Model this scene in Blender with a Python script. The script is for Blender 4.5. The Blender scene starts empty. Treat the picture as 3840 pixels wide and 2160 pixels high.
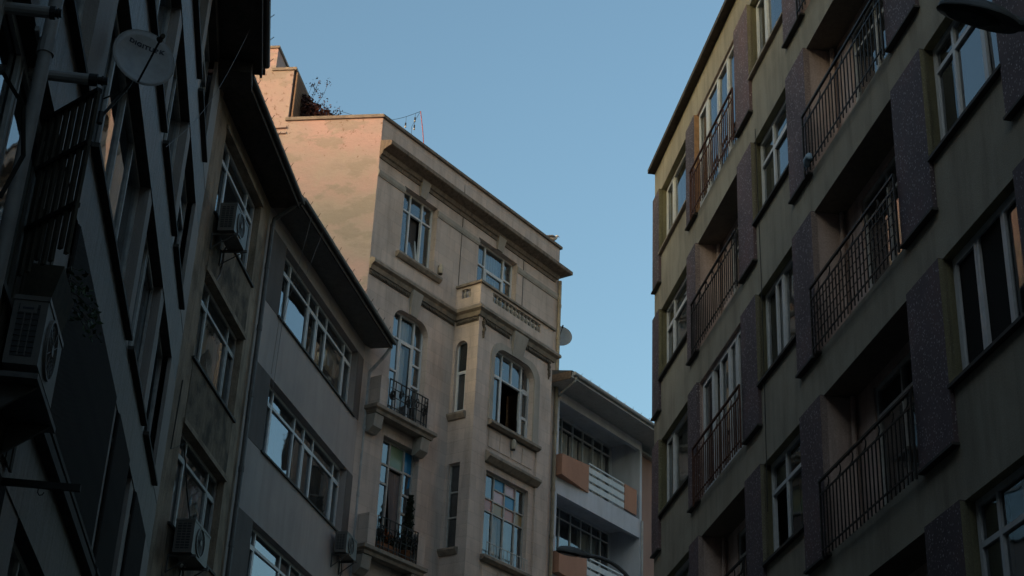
import bpy, bmesh, math, random
from mathutils import Vector, Matrix
R = math.radians
random.seed(11)
scn = bpy.context.scene
COL = scn.collection

# ------------------------------------------------------------------ camera
PITCH, ROLL = R(26.785), R(2.7985)
cam_d = bpy.data.cameras.new('camera'); cam = bpy.data.objects.new('camera', cam_d); COL.objects.link(cam)
cam_d.sensor_width = 36.0; cam_d.lens = 54.86; cam_d.clip_start = 0.05; cam_d.clip_end = 6000
fw = Vector((0, math.cos(PITCH), math.sin(PITCH))); up = Vector((0, -math.sin(PITCH), math.cos(PITCH))); rt = Vector((1, 0, 0))
rt2 = math.cos(ROLL)*rt + math.sin(ROLL)*up; up2 = -math.sin(ROLL)*rt + math.cos(ROLL)*up
M = Matrix((rt2, up2, -fw)).transposed().to_4x4(); M.translation = Vector((0, 0, 1.6))
cam.matrix_world = M
scn.camera = cam

# ------------------------------------------------------------------ light
SUN_HEAD, SUN_ELEV = R(226), R(6.0)
w = bpy.data.worlds.new('World'); scn.world = w; w.use_nodes = True
nt = w.node_tree; nt.nodes.clear()
sky = nt.nodes.new('ShaderNodeTexSky'); sky.sky_type = 'NISHITA'; sky.sun_disc = False
sky.sun_elevation = SUN_ELEV; sky.sun_rotation = SUN_HEAD; sky.air_density = 1.0; sky.dust_density = 5.0; sky.ozone_density = 1.3
bg = nt.nodes.new('ShaderNodeBackground'); bg.inputs[1].default_value = 0.10
wo = nt.nodes.new('ShaderNodeOutputWorld')
tint = nt.nodes.new('ShaderNodeMix'); tint.data_type = 'RGBA'; tint.blend_type = 'MULTIPLY'; tint.inputs[0].default_value = 1.0; tint.inputs[7].default_value = (0.85, 0.99, 1.0, 1)   # white balance
nt.links.new(sky.outputs[0], tint.inputs[6]); nt.links.new(tint.outputs[2], bg.inputs[0]); nt.links.new(bg.outputs[0], wo.inputs[0])
sd = bpy.data.lights.new('sun', 'SUN'); sd.energy = 0.46; sd.angle = R(4.0); sd.color = (1.0, 0.55, 0.40)
sun = bpy.data.objects.new('sun', sd); COL.objects.link(sun)
S = Vector((math.sin(SUN_HEAD)*math.cos(SUN_ELEV), math.cos(SUN_HEAD)*math.cos(SUN_ELEV), math.sin(SUN_ELEV)))
sun.rotation_euler = (-S).to_track_quat('-Z', 'Y').to_euler(); sun.location = S*60
vs_ = scn.view_settings; vs_.view_transform = 'Standard'; vs_.look = 'None'; vs_.exposure = 2.06; vs_.gamma = 1.0; vs_.use_curve_mapping = False

# ------------------------------------------------------------------ materials
MATS = {}
def newmat(name):
    m = bpy.data.materials.new(name); m.use_nodes = True; n = m.node_tree; n.nodes.clear()
    out = n.nodes.new('ShaderNodeOutputMaterial'); b = n.nodes.new('ShaderNodeBsdfPrincipled'); n.links.new(b.outputs[0], out.inputs[0])
    MATS[name] = m
    return m, n, b, out
def nd(n, t, **k):
    x = n.nodes.new(t)
    for a, v in k.items():
        if a.startswith('i_'): x.inputs[a[2:].replace('_', ' ')].default_value = v
        else: setattr(x, a, v)
    return x
def ramp(n, fac, stops):
    r = n.nodes.new('ShaderNodeValToRGB'); n.links.new(fac, r.inputs[0]); e = r.color_ramp.elements
    while len(e) > 1: e.remove(e[-1])
    e[0].position, e[0].color = stops[0][0], (*stops[0][1], 1)
    for p, c in stops[1:]:
        q = e.new(p); q.color = (*c, 1)
    return r
def mixc(n, fac, a, b, mode='MIX'):
    m = n.nodes.new('ShaderNodeMix'); m.data_type = 'RGBA'; m.blend_type = mode
    for sock, v in ((m.inputs[0], fac), (m.inputs[6], a), (m.inputs[7], b)):
        if hasattr(v, 'is_linked'): n.links.new(v, sock)
        elif isinstance(v, (int, float)): sock.default_value = v
        else: sock.default_value = (*v, 1)
    return m.outputs[2]
def stucco(name, col, dark, scale=1.2, rough=0.9, bump=0.25, grain=60, streak=0.5, spec=0.3, fade=(0.35, 0.7), patch=None, gx=1.0, ashlar=None):
    m, n, b, out = newmat(name)
    tc = nd(n, 'ShaderNodeTexCoord')
    mp = nd(n, 'ShaderNodeMapping'); mp.inputs['Scale'].default_value = (1.0, 1.0, 0.16); n.links.new(tc.outputs['Object'], mp.inputs[0])
    n1 = nd(n, 'ShaderNodeTexNoise', i_Scale=scale, i_Detail=8.0, i_Roughness=0.62); n.links.new(tc.outputs['Object'], n1.inputs[0])
    n2 = nd(n, 'ShaderNodeTexNoise', i_Scale=scale*4.5, i_Detail=6.0, i_Roughness=0.6); n.links.new(mp.outputs[0], n2.inputs[0])
    mg = nd(n, 'ShaderNodeMapping'); mg.inputs['Scale'].default_value = (1.0, 1.0, gx); n.links.new(tc.outputs['Object'], mg.inputs[0])
    n3 = nd(n, 'ShaderNodeTexNoise', i_Scale=float(grain), i_Detail=3.0, i_Roughness=0.7); n.links.new(mg.outputs[0], n3.inputs[0])
    r1 = ramp(n, n1.outputs[0], [(fade[0], (1, 1, 1)), (fade[1], (0, 0, 0))])
    r2 = ramp(n, n2.outputs[0], [(0.46, (0, 0, 0)), (0.72, (1, 1, 1))])
    c = mixc(n, r1.outputs[0], col, tuple(0.72*a+0.28*d for a, d in zip(col, dark)))
    if patch:
        n4 = nd(n, 'ShaderNodeTexNoise', i_Scale=patch[1], i_Detail=5.0, i_Roughness=0.5); n.links.new(tc.outputs['Object'], n4.inputs[0])
        r4 = ramp(n, n4.outputs[0], [(patch[2], (0, 0, 0)), (patch[3], (1, 1, 1))])
        c = mixc(n, r4.outputs[0], c, patch[0])
    ms = nd(n, 'ShaderNodeMath', operation='MULTIPLY'); n.links.new(r2.outputs[0], ms.inputs[0]); ms.inputs[1].default_value = streak
    c = mixc(n, ms.outputs[0], c, dark)
    if ashlar:
        br = nd(n, 'ShaderNodeTexBrick', i_Scale=1.0); br.inputs['Brick Width'].default_value = ashlar[0]; br.inputs['Row Height'].default_value = ashlar[1]; br.inputs['Mortar Size'].default_value = 0.008; br.inputs['Mortar Smooth'].default_value = 0.6
        br.inputs['Color1'].default_value = (1.04, 1.03, 1.02, 1); br.inputs['Color2'].default_value = (0.90, 0.91, 0.92, 1); br.inputs['Mortar'].default_value = (0.80, 0.79, 0.78, 1)
        sp_ = nd(n, 'ShaderNodeSeparateXYZ'); n.links.new(tc.outputs['Object'], sp_.inputs[0]); cb = nd(n, 'ShaderNodeCombineXYZ'); ad_ = nd(n, 'ShaderNodeMath', operation='ADD'); n.links.new(sp_.outputs[0], ad_.inputs[0]); n.links.new(sp_.outputs[1], ad_.inputs[1]); n.links.new(ad_.outputs[0], cb.inputs[0]); n.links.new(sp_.outputs[2], cb.inputs[1]); n.links.new(cb.outputs[0], br.inputs['Vector'])
        c = mixc(n, 1.0, c, br.outputs[0], 'MULTIPLY')
    r3 = ramp(n, n3.outputs[0], [(0.3, (0.82, 0.82, 0.82)), (0.7, (1.12, 1.12, 1.12))])
    c = mixc(n, 1.0, c, r3.outputs[0], 'MULTIPLY')
    n.links.new(c, b.inputs['Base Color'])
    bp = nd(n, 'ShaderNodeBump', i_Strength=bump, i_Distance=0.02); n.links.new(n3.outputs[0], bp.inputs['Height'])
    b2 = nd(n, 'ShaderNodeBump', i_Strength=bump*0.8, i_Distance=0.08); n.links.new(n2.outputs[0], b2.inputs['Height']); n.links.new(bp.outputs[0], b2.inputs['Normal'])
    n.links.new(b2.outputs[0], b.inputs['Normal'])
    b.inputs['Roughness'].default_value = rough; b.inputs['Specular IOR Level'].default_value = spec
    return m
def plain(name, col, rough=0.6, metal=0.0, var=0.25, scale=9.0, spec=0.4, bump=0.0):
    m, n, b, out = newmat(name)
    tc = nd(n, 'ShaderNodeTexCoord')
    n1 = nd(n, 'ShaderNodeTexNoise', i_Scale=scale, i_Detail=6.0, i_Roughness=0.65); n.links.new(tc.outputs['Object'], n1.inputs[0])
    r1 = ramp(n, n1.outputs[0], [(0.3, tuple(c*(1-var) for c in col)), (0.7, tuple(min(1, c*(1+var*0.6)) for c in col))])
    n.links.new(r1.outputs[0], b.inputs['Base Color'])
    b.inputs['Roughness'].default_value = rough; b.inputs['Metallic'].default_value = metal; b.inputs['Specular IOR Level'].default_value = spec
    if bump:
        bp = nd(n, 'ShaderNodeBump', i_Strength=bump, i_Distance=0.01); n.links.new(n1.outputs[0], bp.inputs['Height']); n.links.new(bp.outputs[0], b.inputs['Normal'])
    return m
def glass(name, tint=(0.72, 0.78, 0.78), ior=1.9, rough=0.02, refl=(0.92, 0.96, 1.0), dirt=0.12):
    m, n, b, out = newmat(name); n.nodes.remove(b)
    tc = nd(n, 'ShaderNodeTexCoord')
    nz = nd(n, 'ShaderNodeTexNoise', i_Scale=1.6, i_Detail=1.0); n.links.new(tc.outputs['Object'], nz.inputs[0])
    bp = nd(n, 'ShaderNodeBump', i_Strength=0.05, i_Distance=0.05); n.links.new(nz.outputs[0], bp.inputs['Height'])
    fr = nd(n, 'ShaderNodeFresnel', i_IOR=ior)
    gl = nd(n, 'ShaderNodeBsdfGlossy', i_Roughness=rough); gl.inputs[0].default_value = (*refl, 1); n.links.new(bp.outputs[0], gl.inputs['Normal'])
    tr = nd(n, 'ShaderNodeBsdfTransparent'); tr.inputs[0].default_value = (*tint, 1)
    mx = nd(n, 'ShaderNodeMixShader'); n.links.new(fr.outputs[0], mx.inputs[0]); n.links.new(tr.outputs[0], mx.inputs[1]); n.links.new(gl.outputs[0], mx.inputs[2])
    df = nd(n, 'ShaderNodeBsdfDiffuse'); df.inputs[0].default_value = (0.35, 0.36, 0.36, 1)
    nd2 = nd(n, 'ShaderNodeTexNoise', i_Scale=4.0, i_Detail=6.0); n.links.new(tc.outputs['Object'], nd2.inputs[0])
    ma = nd(n, 'ShaderNodeMath', operation='MULTIPLY'); n.links.new(nd2.outputs[0], ma.inputs[0]); ma.inputs[1].default_value = dirt
    m2 = nd(n, 'ShaderNodeMixShader'); n.links.new(ma.outputs[0], m2.inputs[0]); n.links.new(mx.outputs[0], m2.inputs[1]); n.links.new(df.outputs[0], m2.inputs[2])
    n.links.new(m2.outputs[0], out.inputs[0])
    return m
def terrazzo(name, base, chip):
    m, n, b, out = newmat(name)
    tc = nd(n, 'ShaderNodeTexCoord')
    mp = nd(n, 'ShaderNodeMapping'); mp.inputs['Scale'].default_value = (1.0, 1.0, 0.75); oi = nd(n, 'ShaderNodeObjectInfo'); of = nd(n, 'ShaderNodeMath', operation='MULTIPLY'); n.links.new(oi.outputs['Random'], of.inputs[0]); of.inputs[1].default_value = 57.0; va = nd(n, 'ShaderNodeVectorMath', operation='ADD'); n.links.new(tc.outputs['Object'], va.inputs[0]); n.links.new(of.outputs[0], va.inputs[1]); n.links.new(va.outputs[0], mp.inputs[0])
    nw = nd(n, 'ShaderNodeTexNoise', i_Scale=14.0, i_Detail=2.0); n.links.new(mp.outputs[0], nw.inputs[0])
    vm = nd(n, 'ShaderNodeVectorMath', operation='MULTIPLY_ADD'); n.links.new(nw.outputs[1], vm.inputs[0]); vm.inputs[1].default_value = (0.05, 0.05, 0.05); n.links.new(mp.outputs[0], vm.inputs[2])
    v = nd(n, 'ShaderNodeTexVoronoi', i_Scale=34.0); n.links.new(vm.outputs[0], v.inputs['Vector'])
    r1 = ramp(n, v.outputs['Distance'], [(0.22, (1, 1, 1)), (0.36, (0, 0, 0))])
    sp = nd(n, 'ShaderNodeSeparateColor'); n.links.new(v.outputs['Color'], sp.inputs[0])
    r2 = ramp(n, sp.outputs[0], [(0.35, (0, 0, 0)), (0.75, (1, 1, 1))])
    mu = nd(n, 'ShaderNodeMath', operation='MULTIPLY'); n.links.new(r1.outputs[0], mu.inputs[0]); n.links.new(r2.outputs[0], mu.inputs[1])
    big = nd(n, 'ShaderNodeTexNoise', i_Scale=1.4, i_Detail=6.0); n.links.new(va.outputs[0], big.inputs[0])
    rb = ramp(n, big.outputs[0], [(0.3, tuple(c*0.72 for c in base)), (0.5, base), (0.72, (base[0]*1.25, base[1]*1.02, base[2]*0.95))])
    c = mixc(n, mu.outputs[0], rb.outputs[0], chip)
    rv = ramp(n, oi.outputs['Random'], [(0.0, (0.74, 0.76, 0.8)), (0.5, (1.0, 0.98, 0.98)), (1.0, (1.16, 1.06, 1.02))]); c = mixc(n, 1.0, c, rv.outputs[0], 'MULTIPLY')
    n.links.new(c, b.inputs['Base Color']); b.inputs['Roughness'].default_value = 0.75; b.inputs['Specular IOR Level'].default_value = 0.3
    bp = nd(n, 'ShaderNodeBump', i_Strength=0.4, i_Distance=0.006); n.links.new(mu.outputs[0], bp.inputs['Height']); n.links.new(bp.outputs[0], b.inputs['Normal'])
    return m

stucco('olive_wall', (0.39, 0.345, 0.27), (0.12, 0.10, 0.08), 0.9, grain=55, streak=0.42, bump=0.35, patch=((0.30, 0.26, 0.20), 0.7, 0.5, 0.68))
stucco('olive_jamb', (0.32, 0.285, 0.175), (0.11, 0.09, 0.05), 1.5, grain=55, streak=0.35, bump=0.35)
terrazzo('terrazzo', (0.12, 0.090, 0.098), (0.42, 0.37, 0.385))
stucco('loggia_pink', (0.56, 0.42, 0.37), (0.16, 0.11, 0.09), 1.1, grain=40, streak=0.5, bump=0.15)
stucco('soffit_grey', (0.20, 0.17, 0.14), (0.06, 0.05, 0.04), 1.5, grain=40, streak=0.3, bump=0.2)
stucco('beige_stone', (0.71, 0.575, 0.51), (0.17, 0.13, 0.10), 0.8, grain=70, streak=0.38, bump=0.2, ashlar=(0.62, 0.305))
stucco('grey_stone', (0.44, 0.39, 0.345), (0.14, 0.13, 0.12), 1.2, grain=70, streak=0.3, bump=0.2)
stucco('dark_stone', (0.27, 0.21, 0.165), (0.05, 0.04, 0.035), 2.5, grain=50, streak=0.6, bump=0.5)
def party_plaster(name):
    m, n, b, out = newmat(name); tc = nd(n, 'ShaderNodeTexCoord'); ob = tc.outputs['Object']
    def noise(sc, de=6.0, ro=0.6, src=ob): x = nd(n, 'ShaderNodeTexNoise', i_Scale=sc, i_Detail=de, i_Roughness=ro); n.links.new(src, x.inputs[0]); return x.outputs[0]
    mp = nd(n, 'ShaderNodeMapping'); mp.inputs['Scale'].default_value = (0.55, 0.55, 1.0); n.links.new(ob, mp.inputs[0]); wide = mp.outputs[0]
    n1 = noise(0.75, 7.0, 0.55, wide); n2 = noise(1.3, 8.0, 0.62, wide); n3 = noise(3.2, 8.0, 0.7); n4 = noise(26.0, 4.0, 0.7); n5 = noise(7.0, 9.0, 0.75)
    c = ramp(n, n1, [(0.36, (0.42, 0.335, 0.295)), (0.44, (0.49, 0.385, 0.345)), (0.53, (0.52, 0.375, 0.345)), (0.60, (0.57, 0.385, 0.36))]).outputs[0]
    c = mixc(n, ramp(n, n2, [(0.52, (0, 0, 0)), (0.57, (0.85, 0.85, 0.85))]).outputs[0], c, (0.41, 0.335, 0.29))
    c = mixc(n, ramp(n, n3, [(0.58, (0, 0, 0)), (0.66, (0.5, 0.5, 0.5))]).outputs[0], c, (0.50, 0.41, 0.355))
    # hairline cracks
    vo = nd(n, 'ShaderNodeTexVoronoi', feature='DISTANCE_TO_EDGE', i_Scale=0.9); wv = nd(n, 'ShaderNodeVectorMath', operation='MULTIPLY_ADD'); nz = nd(n, 'ShaderNodeTexNoise', i_Scale=2.2, i_Detail=6.0); n.links.new(ob, nz.inputs[0]); n.links.new(nz.outputs[1], wv.inputs[0]); wv.inputs[1].default_value = (0.5, 0.5, 0.5); n.links.new(ob, wv.inputs[2]); n.links.new(wv.outputs[0], vo.inputs['Vector'])
    cr = ramp(n, vo.outputs['Distance'], [(0.0, (0.55, 0.55, 0.55)), (0.012, (0, 0, 0))])
    crm = nd(n, 'ShaderNodeMath', operation='MULTIPLY'); n.links.new(cr.outputs[0], crm.inputs[0]); n.links.new(ramp(n, n1, [(0.55, (0, 0, 0)), (0.66, (0.7, 0.7, 0.7))]).outputs[0], crm.inputs[1])
    c = mixc(n, crm.outputs[0], c, (0.25, 0.18, 0.13))
    # flaked chips, most of them along the top
    sx = nd(n, 'ShaderNodeSeparateXYZ'); n.links.new(ob, sx.inputs[0]); mr = nd(n, 'ShaderNodeMapRange'); mr.inputs[1].default_value = 20.6; mr.inputs[2].default_value = 22.7; mr.inputs[3].default_value = -0.06; mr.inputs[4].default_value = 0.055; n.links.new(sx.outputs[2], mr.inputs[0])
    ad = nd(n, 'ShaderNodeMath', operation='ADD'); n.links.new(n5, ad.inputs[0]); n.links.new(mr.outputs[0], ad.inputs[1])
    ch = ramp(n, ad.outputs[0], [(0.63, (0, 0, 0)), (0.655, (0.8, 0.8, 0.8))])
    c = mixc(n, ch.outputs[0], c, (0.25, 0.155, 0.115))
    g = ramp(n, n4, [(0.3, (0.95, 0.95, 0.95)), (0.7, (1.03, 1.03, 1.03))]); c = mixc(n, 1.0, c, g.outputs[0], 'MULTIPLY')
    n.links.new(c, b.inputs['Base Color']); b.inputs['Roughness'].default_value = 0.92; b.inputs['Specular IOR Level'].default_value = 0.2
    b1 = nd(n, 'ShaderNodeBump', i_Strength=0.5, i_Distance=0.12); n.links.new(n2, b1.inputs['Height']); b2 = nd(n, 'ShaderNodeBump', i_Strength=0.18, i_Distance=0.03); n.links.new(n5, b2.inputs['Height']); n.links.new(b1.outputs[0], b2.inputs['Normal']); n.links.new(b2.outputs[0], b.inputs['Normal'])
party_plaster('cream_plaster')
stucco('grey_render', (0.48, 0.41, 0.385), (0.2, 0.165, 0.155), 0.7, grain=80, streak=0.25, bump=0.2)
stucco('charcoal_render', (0.16, 0.132, 0.122), (0.04, 0.036, 0.034), 0.9, grain=80, streak=0.3, bump=0.2)
stucco('brown_render', (0.43, 0.325, 0.235), (0.10, 0.075, 0.055), 1.6, grain=38, streak=0.55, bump=0.7, patch=((0.20, 0.15, 0.105), 1.5, 0.46, 0.66))
stucco('dirty_render', (0.27, 0.20, 0.14), (0.05, 0.04, 0.03), 1.8, grain=34, streak=0.55, bump=0.8, patch=((0.09, 0.07, 0.05), 2.2, 0.45, 0.62))
stucco('rough_grey', (0.20, 0.162, 0.145), (0.08, 0.065, 0.06), 1.2, grain=48, streak=0.4, bump=0.9, rough=0.5, spec=0.6, gx=0.45)
stucco('pier_grey', (0.36, 0.31, 0.28), (0.17, 0.15, 0.14), 1.1, grain=60, streak=0.25, bump=0.25, rough=0.7)
stucco('blue_white', (0.66, 0.66, 0.72), (0.25, 0.25, 0.27), 0.8, grain=60, streak=0.3, bump=0.15)
stucco('peach_paint', (0.55, 0.28, 0.19), (0.28, 0.13, 0.08), 0.9, grain=60, streak=0.2, bump=0.15)
stucco('pink_wall', (0.45, 0.27, 0.21), (0.2, 0.12, 0.1), 0.9, grain=60, streak=0.3, bump=0.2)
stucco('eave_board', (0.10, 0.082, 0.07), (0.02, 0.018, 0.016), 2.0, grain=30, streak=0.5, bump=0.3)
stucco('eave_grey', (0.22, 0.20, 0.185), (0.07, 0.065, 0.06), 1.5, grain=30, streak=0.35, bump=0.2)
stucco('eave_white', (0.62, 0.59, 0.57), (0.2, 0.18, 0.17), 1.5, grain=30, streak=0.3, bump=0.1)
stucco('bounce_wall', (0.62, 0.50, 0.40), (0.3, 0.24, 0.2), 0.5, grain=20, streak=0.2, bump=0.1)  # wall of the unseen tower added for warm bounced light
stucco('frieze_dark', (0.15, 0.12, 0.095), (0.05, 0.04, 0.035), 2.5, grain=50, streak=0.5, bump=0.5)
stucco('roof_grey', (0.16, 0.15, 0.145), (0.07, 0.065, 0.06), 2.0, grain=20, streak=0.4, bump=0.5)
stucco('asphalt', (0.05, 0.05, 0.05), (0.03, 0.03, 0.03), 1.5, grain=120, streak=0.2, bump=0.5)
stucco('paving', (0.16, 0.155, 0.15), (0.07, 0.07, 0.065), 1.5, grain=60, streak=0.2, bump=0.3)
stucco('shade_block_wall', (0.30, 0.27, 0.24), (0.12, 0.10, 0.09), 0.5, grain=20, streak=0.3, bump=0.1)  # wall of the unseen blocks added for shade
stucco('roof_tile', (0.22, 0.11, 0.075), (0.08, 0.05, 0.04), 2.0, grain=20, streak=0.4, bump=0.6)
plain('white_frame', (0.60, 0.60, 0.61), 0.45, var=0.12)
plain('aged_frame', (0.44, 0.42, 0.40), 0.6, var=0.3)
plain('wood_frame', (0.30, 0.16, 0.075), 0.6, var=0.3)
plain('pvc_pipe', (0.33, 0.31, 0.30), 0.5, var=0.25, scale=4)
plain('beige_pipe', (0.36, 0.29, 0.21), 0.55, var=0.3, scale=4)
plain('black_iron', (0.018, 0.016, 0.015), 0.55, metal=0.3, var=0.4)
plain('rust_iron', (0.10, 0.038, 0.022), 0.75, var=0.5, scale=20)
plain('black_rubber', (0.012, 0.012, 0.012), 0.6, var=0.2)
plain('sill_dark', (0.055, 0.048, 0.042), 0.75, var=0.4, scale=5)
plain('sill_stone', (0.29, 0.235, 0.19), 0.8, var=0.4, scale=5)
plain('gutter_metal', (0.13, 0.12, 0.115), 0.6, metal=0.2, var=0.3, scale=6)
plain('gutter_white', (0.42, 0.41, 0.41), 0.6, var=0.3, scale=6)
plain('shutter_brown', (0.026, 0.021, 0.018), 0.85, var=0.3, scale=7)
plain('slat_wood', (0.055, 0.045, 0.03), 0.8, var=0.45, scale=12, bump=0.3)
plain('ac_white', (0.15, 0.135, 0.123), 0.5, var=0.2, scale=5)
plain('ac_grille', (0.045, 0.045, 0.047), 0.5, var=0.2)
plain('dish_grey', (0.36, 0.34, 0.33), 0.45, var=0.15, scale=12)
plain('dish_print', (0.035, 0.035, 0.05), 0.5, var=0.1)
plain('curtain_white', (0.80, 0.78, 0.76), 0.95, var=0.1, scale=3)
plain('curtain_sheer', (0.62, 0.66, 0.67), 0.95, var=0.15, scale=3)
plain('curtain_beige', (0.42, 0.37, 0.31), 0.95, var=0.15, scale=3)
plain('curtain_mauve', (0.22, 0.17, 0.16), 0.95, var=0.15, scale=3)
plain('blind_backing_dark', (0.06, 0.055, 0.055), 0.9, var=0.2, scale=3)  # dark blinds, and the sheets that stand for room darkness
plain('screen_backing_dark', (0.022, 0.021, 0.02), 0.95, var=0.2, scale=40, spec=0.1)  # insect screens, and the town house's room-darkness sheet
plain('terracotta', (0.22, 0.085, 0.04), 0.85, var=0.3, scale=8)
plain('leaf_green', (0.045, 0.075, 0.025), 0.6, var=0.45, scale=30)
plain('leaf_dark', (0.016, 0.026, 0.012), 0.6, var=0.4, scale=30)
plain('leaf_red', (0.060, 0.018, 0.014), 0.6, var=0.5, scale=30)
plain('twig', (0.05, 0.032, 0.02), 0.8, var=0.3)
plain('flower_orange', (0.65, 0.16, 0.015), 0.6, var=0.25, scale=30)
plain('lattice_brown', (0.27, 0.17, 0.11), 0.85, var=0.35, scale=14)
plain('red_metal', (0.42, 0.07, 0.05), 0.5, var=0.2)
plain('bulb_glass', (0.5, 0.5, 0.48), 0.2, var=0.1)
plain('lamp_grey', (0.10, 0.094, 0.088), 0.5, var=0.3, scale=6)
plain('lamp_lens', (0.030, 0.031, 0.028), 0.25, var=0.3)
plain('gull_white', (0.62, 0.60, 0.57), 0.8, var=0.1)
plain('gull_grey', (0.12, 0.12, 0.125), 0.8, var=0.2)
plain('cloth_blue', (0.30, 0.40, 0.50), 0.9, var=0.2)
plain('cable_black', (0.03, 0.028, 0.026), 0.7, var=0.2)
plain('cable_grey', (0.22, 0.20, 0.19), 0.7, var=0.2)
plain('zinc_sheet', (0.45, 0.47, 0.48), 0.35, metal=0.7, var=0.15)
glass('glass', ior=2.2)
glass('glass_clear', tint=(0.80, 0.84, 0.84), ior=1.65)
glass('glass_strong', tint=(0.45, 0.50, 0.52), ior=2.6, dirt=0.05)
for nm, c in (('blue', (0.02, 0.20, 0.42)), ('pink', (0.62, 0.42, 0.46)), ('rose', (0.48, 0.21, 0.17)), ('ochre', (0.33, 0.23, 0.11)), ('amber', (0.13, 0.09, 0.01)), ('green', (0.20, 0.30, 0.20))):
    plain('film_'+nm, c, 0.25, var=0.1, scale=3, spec=0.5)

# ------------------------------------------------------------------ mesh helpers
def ident(a, b, c): return (a, b, c)
def front(s, w, z): return (s, -w, z)
class MB:
    def __init__(s, fm=front): s.v = []; s.f = []; s.fm = fm
    def pt(s, p): s.v.append(s.fm(*p)); return len(s.v)-1
    def face(s, pts): s.f.append([s.pt(p) for p in pts])
    def box(s, a0, a1, b0, b1, c0, c1):
        i = [s.pt((a, b, c)) for a in (a0, a1) for b in (b0, b1) for c in (c0, c1)]
        for q in ((0, 1, 3, 2), (4, 6, 7, 5), (0, 4, 5, 1), (2, 3, 7, 6), (0, 2, 6, 4), (1, 5, 7, 3)): s.f.append([i[k] for k in q])
        return s
    def tube(s, pts, r, n=6, cap=True):
        P = [Vector(p) for p in pts]; rs = r if isinstance(r, (list, tuple)) else [r]*len(P)
        rings = []; ref = None
        for k, p in enumerate(P):
            d = (P[min(k+1, len(P)-1)] - P[max(k-1, 0)]).normalized()
            if ref is None or abs(ref.dot(d)) > 0.98: ref = Vector((0, 0, 1)) if abs(d.z) < 0.9 else Vector((1, 0, 0))
            u = d.cross(ref).normalized(); v = u.cross(d).normalized(); ref = v
            rings.append([s.pt(tuple(p + (u*math.cos(2*math.pi*j/n) + v*math.sin(2*math.pi*j/n))*rs[k])) for j in range(n)])
        for a, b in zip(rings, rings[1:]):
            for j in range(n): s.f.append([a[j], a[(j+1) % n], b[(j+1) % n], b[j]])
        if cap: s.f.append(rings[0][::-1]); s.f.append(rings[-1])
        return s
    def prism(s, poly, ax, t0, t1):
        # poly in the two axes other than ax (order a,b,c), extruded t0..t1 along ax
        def p3(q, t): return (t, q[0], q[1]) if ax == 0 else ((q[0], t, q[1]) if ax == 1 else (q[0], q[1], t))
        A = [s.pt(p3(q, t0)) for q in poly]; B = [s.pt(p3(q, t1)) for q in poly]; n = len(poly)
        s.f.append(A[::-1]); s.f.append(B)
        for k in range(n): s.f.append([A[k], A[(k+1) % n], B[(k+1) % n], B[k]])
        return s
    def lathe(s, prof, cx, cy, n=10):
        rings = [[s.pt((cx+r*math.cos(2*math.pi*j/n), cy+r*math.sin(2*math.pi*j/n), z)) for j in range(n)] for r, z in prof]
        for a, b in zip(rings, rings[1:]):
            for j in range(n): s.f.append([a[j], a[(j+1) % n], b[(j+1) % n], b[j]])
        s.f.append(rings[0][::-1]); s.f.append(rings[-1]); return s
    def sweep(s, path, prof):
        # path of (a,b); prof of (offset to the left of travel, c); mitred, ends capped
        P = [Vector((x, y)) for x, y in path]; N = []
        for k in range(len(P)):
            ns = []
            if k > 0: d = (P[k]-P[k-1]).normalized(); ns.append(Vector((-d.y, d.x)))
            if k < len(P)-1: d = (P[k+1]-P[k]).normalized(); ns.append(Vector((-d.y, d.x)))
            m = sum(ns, Vector((0, 0))); m = m/ (m.dot(ns[0])) ; N.append(m)
        rings = [[s.pt((p.x+m.x*o, p.y+m.y*o, z)) for o, z in prof] for p, m in zip(P, N)]
        n = len(prof)
        for a, b in zip(rings, rings[1:]):
            for j in range(n): s.f.append([a[j], a[(j+1) % n], b[(j+1) % n], b[j]])
        s.f.append(rings[0][::-1]); s.f.append(rings[-1]); return s
    def wall(s, s0, s1, z0, z1, w, ops=(), ):
        # front sheet at depth w with rectangular openings (a,b,c,d,depth) that get reveals
        zs = sorted({z0, z1, *[q for o in ops for q in (o[2], o[3]) if z0 < q < z1]}); ss = sorted({s0, s1, *[q for o in ops for q in (o[0], o[1]) if s0 < q < s1]})
        for za, zb in zip(zs, zs[1:]):
            run = None
            for sa, sb in zip(ss, ss[1:]):
                hole = any(o[0]-1e-6 <= sa and sb <= o[1]+1e-6 and o[2]-1e-6 <= za and zb <= o[3]+1e-6 for o in ops)
                if hole:
                    if run is not None: s.face([(run, w, za), (sa, w, za), (sa, w, zb), (run, w, zb)]); run = None
                elif run is None: run = sa
            if run is not None: s.face([(run, w, za), (ss[-1], w, za), (ss[-1], w, zb), (run, w, zb)])
        for o in ops:
            if o[4] > 0: s.reveal(*o[:4], w, w-o[4])
        return s
    def reveal(s, a, b, c, d, w0, w1, sides='LRTB'):
        if 'L' in sides: s.face([(a, w0, c), (a, w0, d), (a, w1, d), (a, w1, c)])
        if 'R' in sides: s.face([(b, w0, c), (b, w1, c), (b, w1, d), (b, w0, d)])
        if 'T' in sides: s.face([(a, w0, d), (b, w0, d), (b, w1, d), (a, w1, d)])
        if 'B' in sides: s.face([(a, w0, c), (a, w1, c), (b, w1, c), (b, w0, c)])
    def mesh(s, name, mat, recalc=True, smooth=False):
        me = bpy.data.meshes.new(name); me.from_pydata(s.v, [], s.f)
        if recalc:
            bm = bmesh.new(); bm.from_mesh(me); bmesh.ops.remove_doubles(bm, verts=bm.verts, dist=1e-5); bmesh.ops.recalc_face_normals(bm, faces=bm.faces); bm.to_mesh(me); bm.free()
        if smooth:
            for q in me.polygons: q.use_smooth = True
        me.materials.append(MATS[mat]); me.update()
        return me
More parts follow.
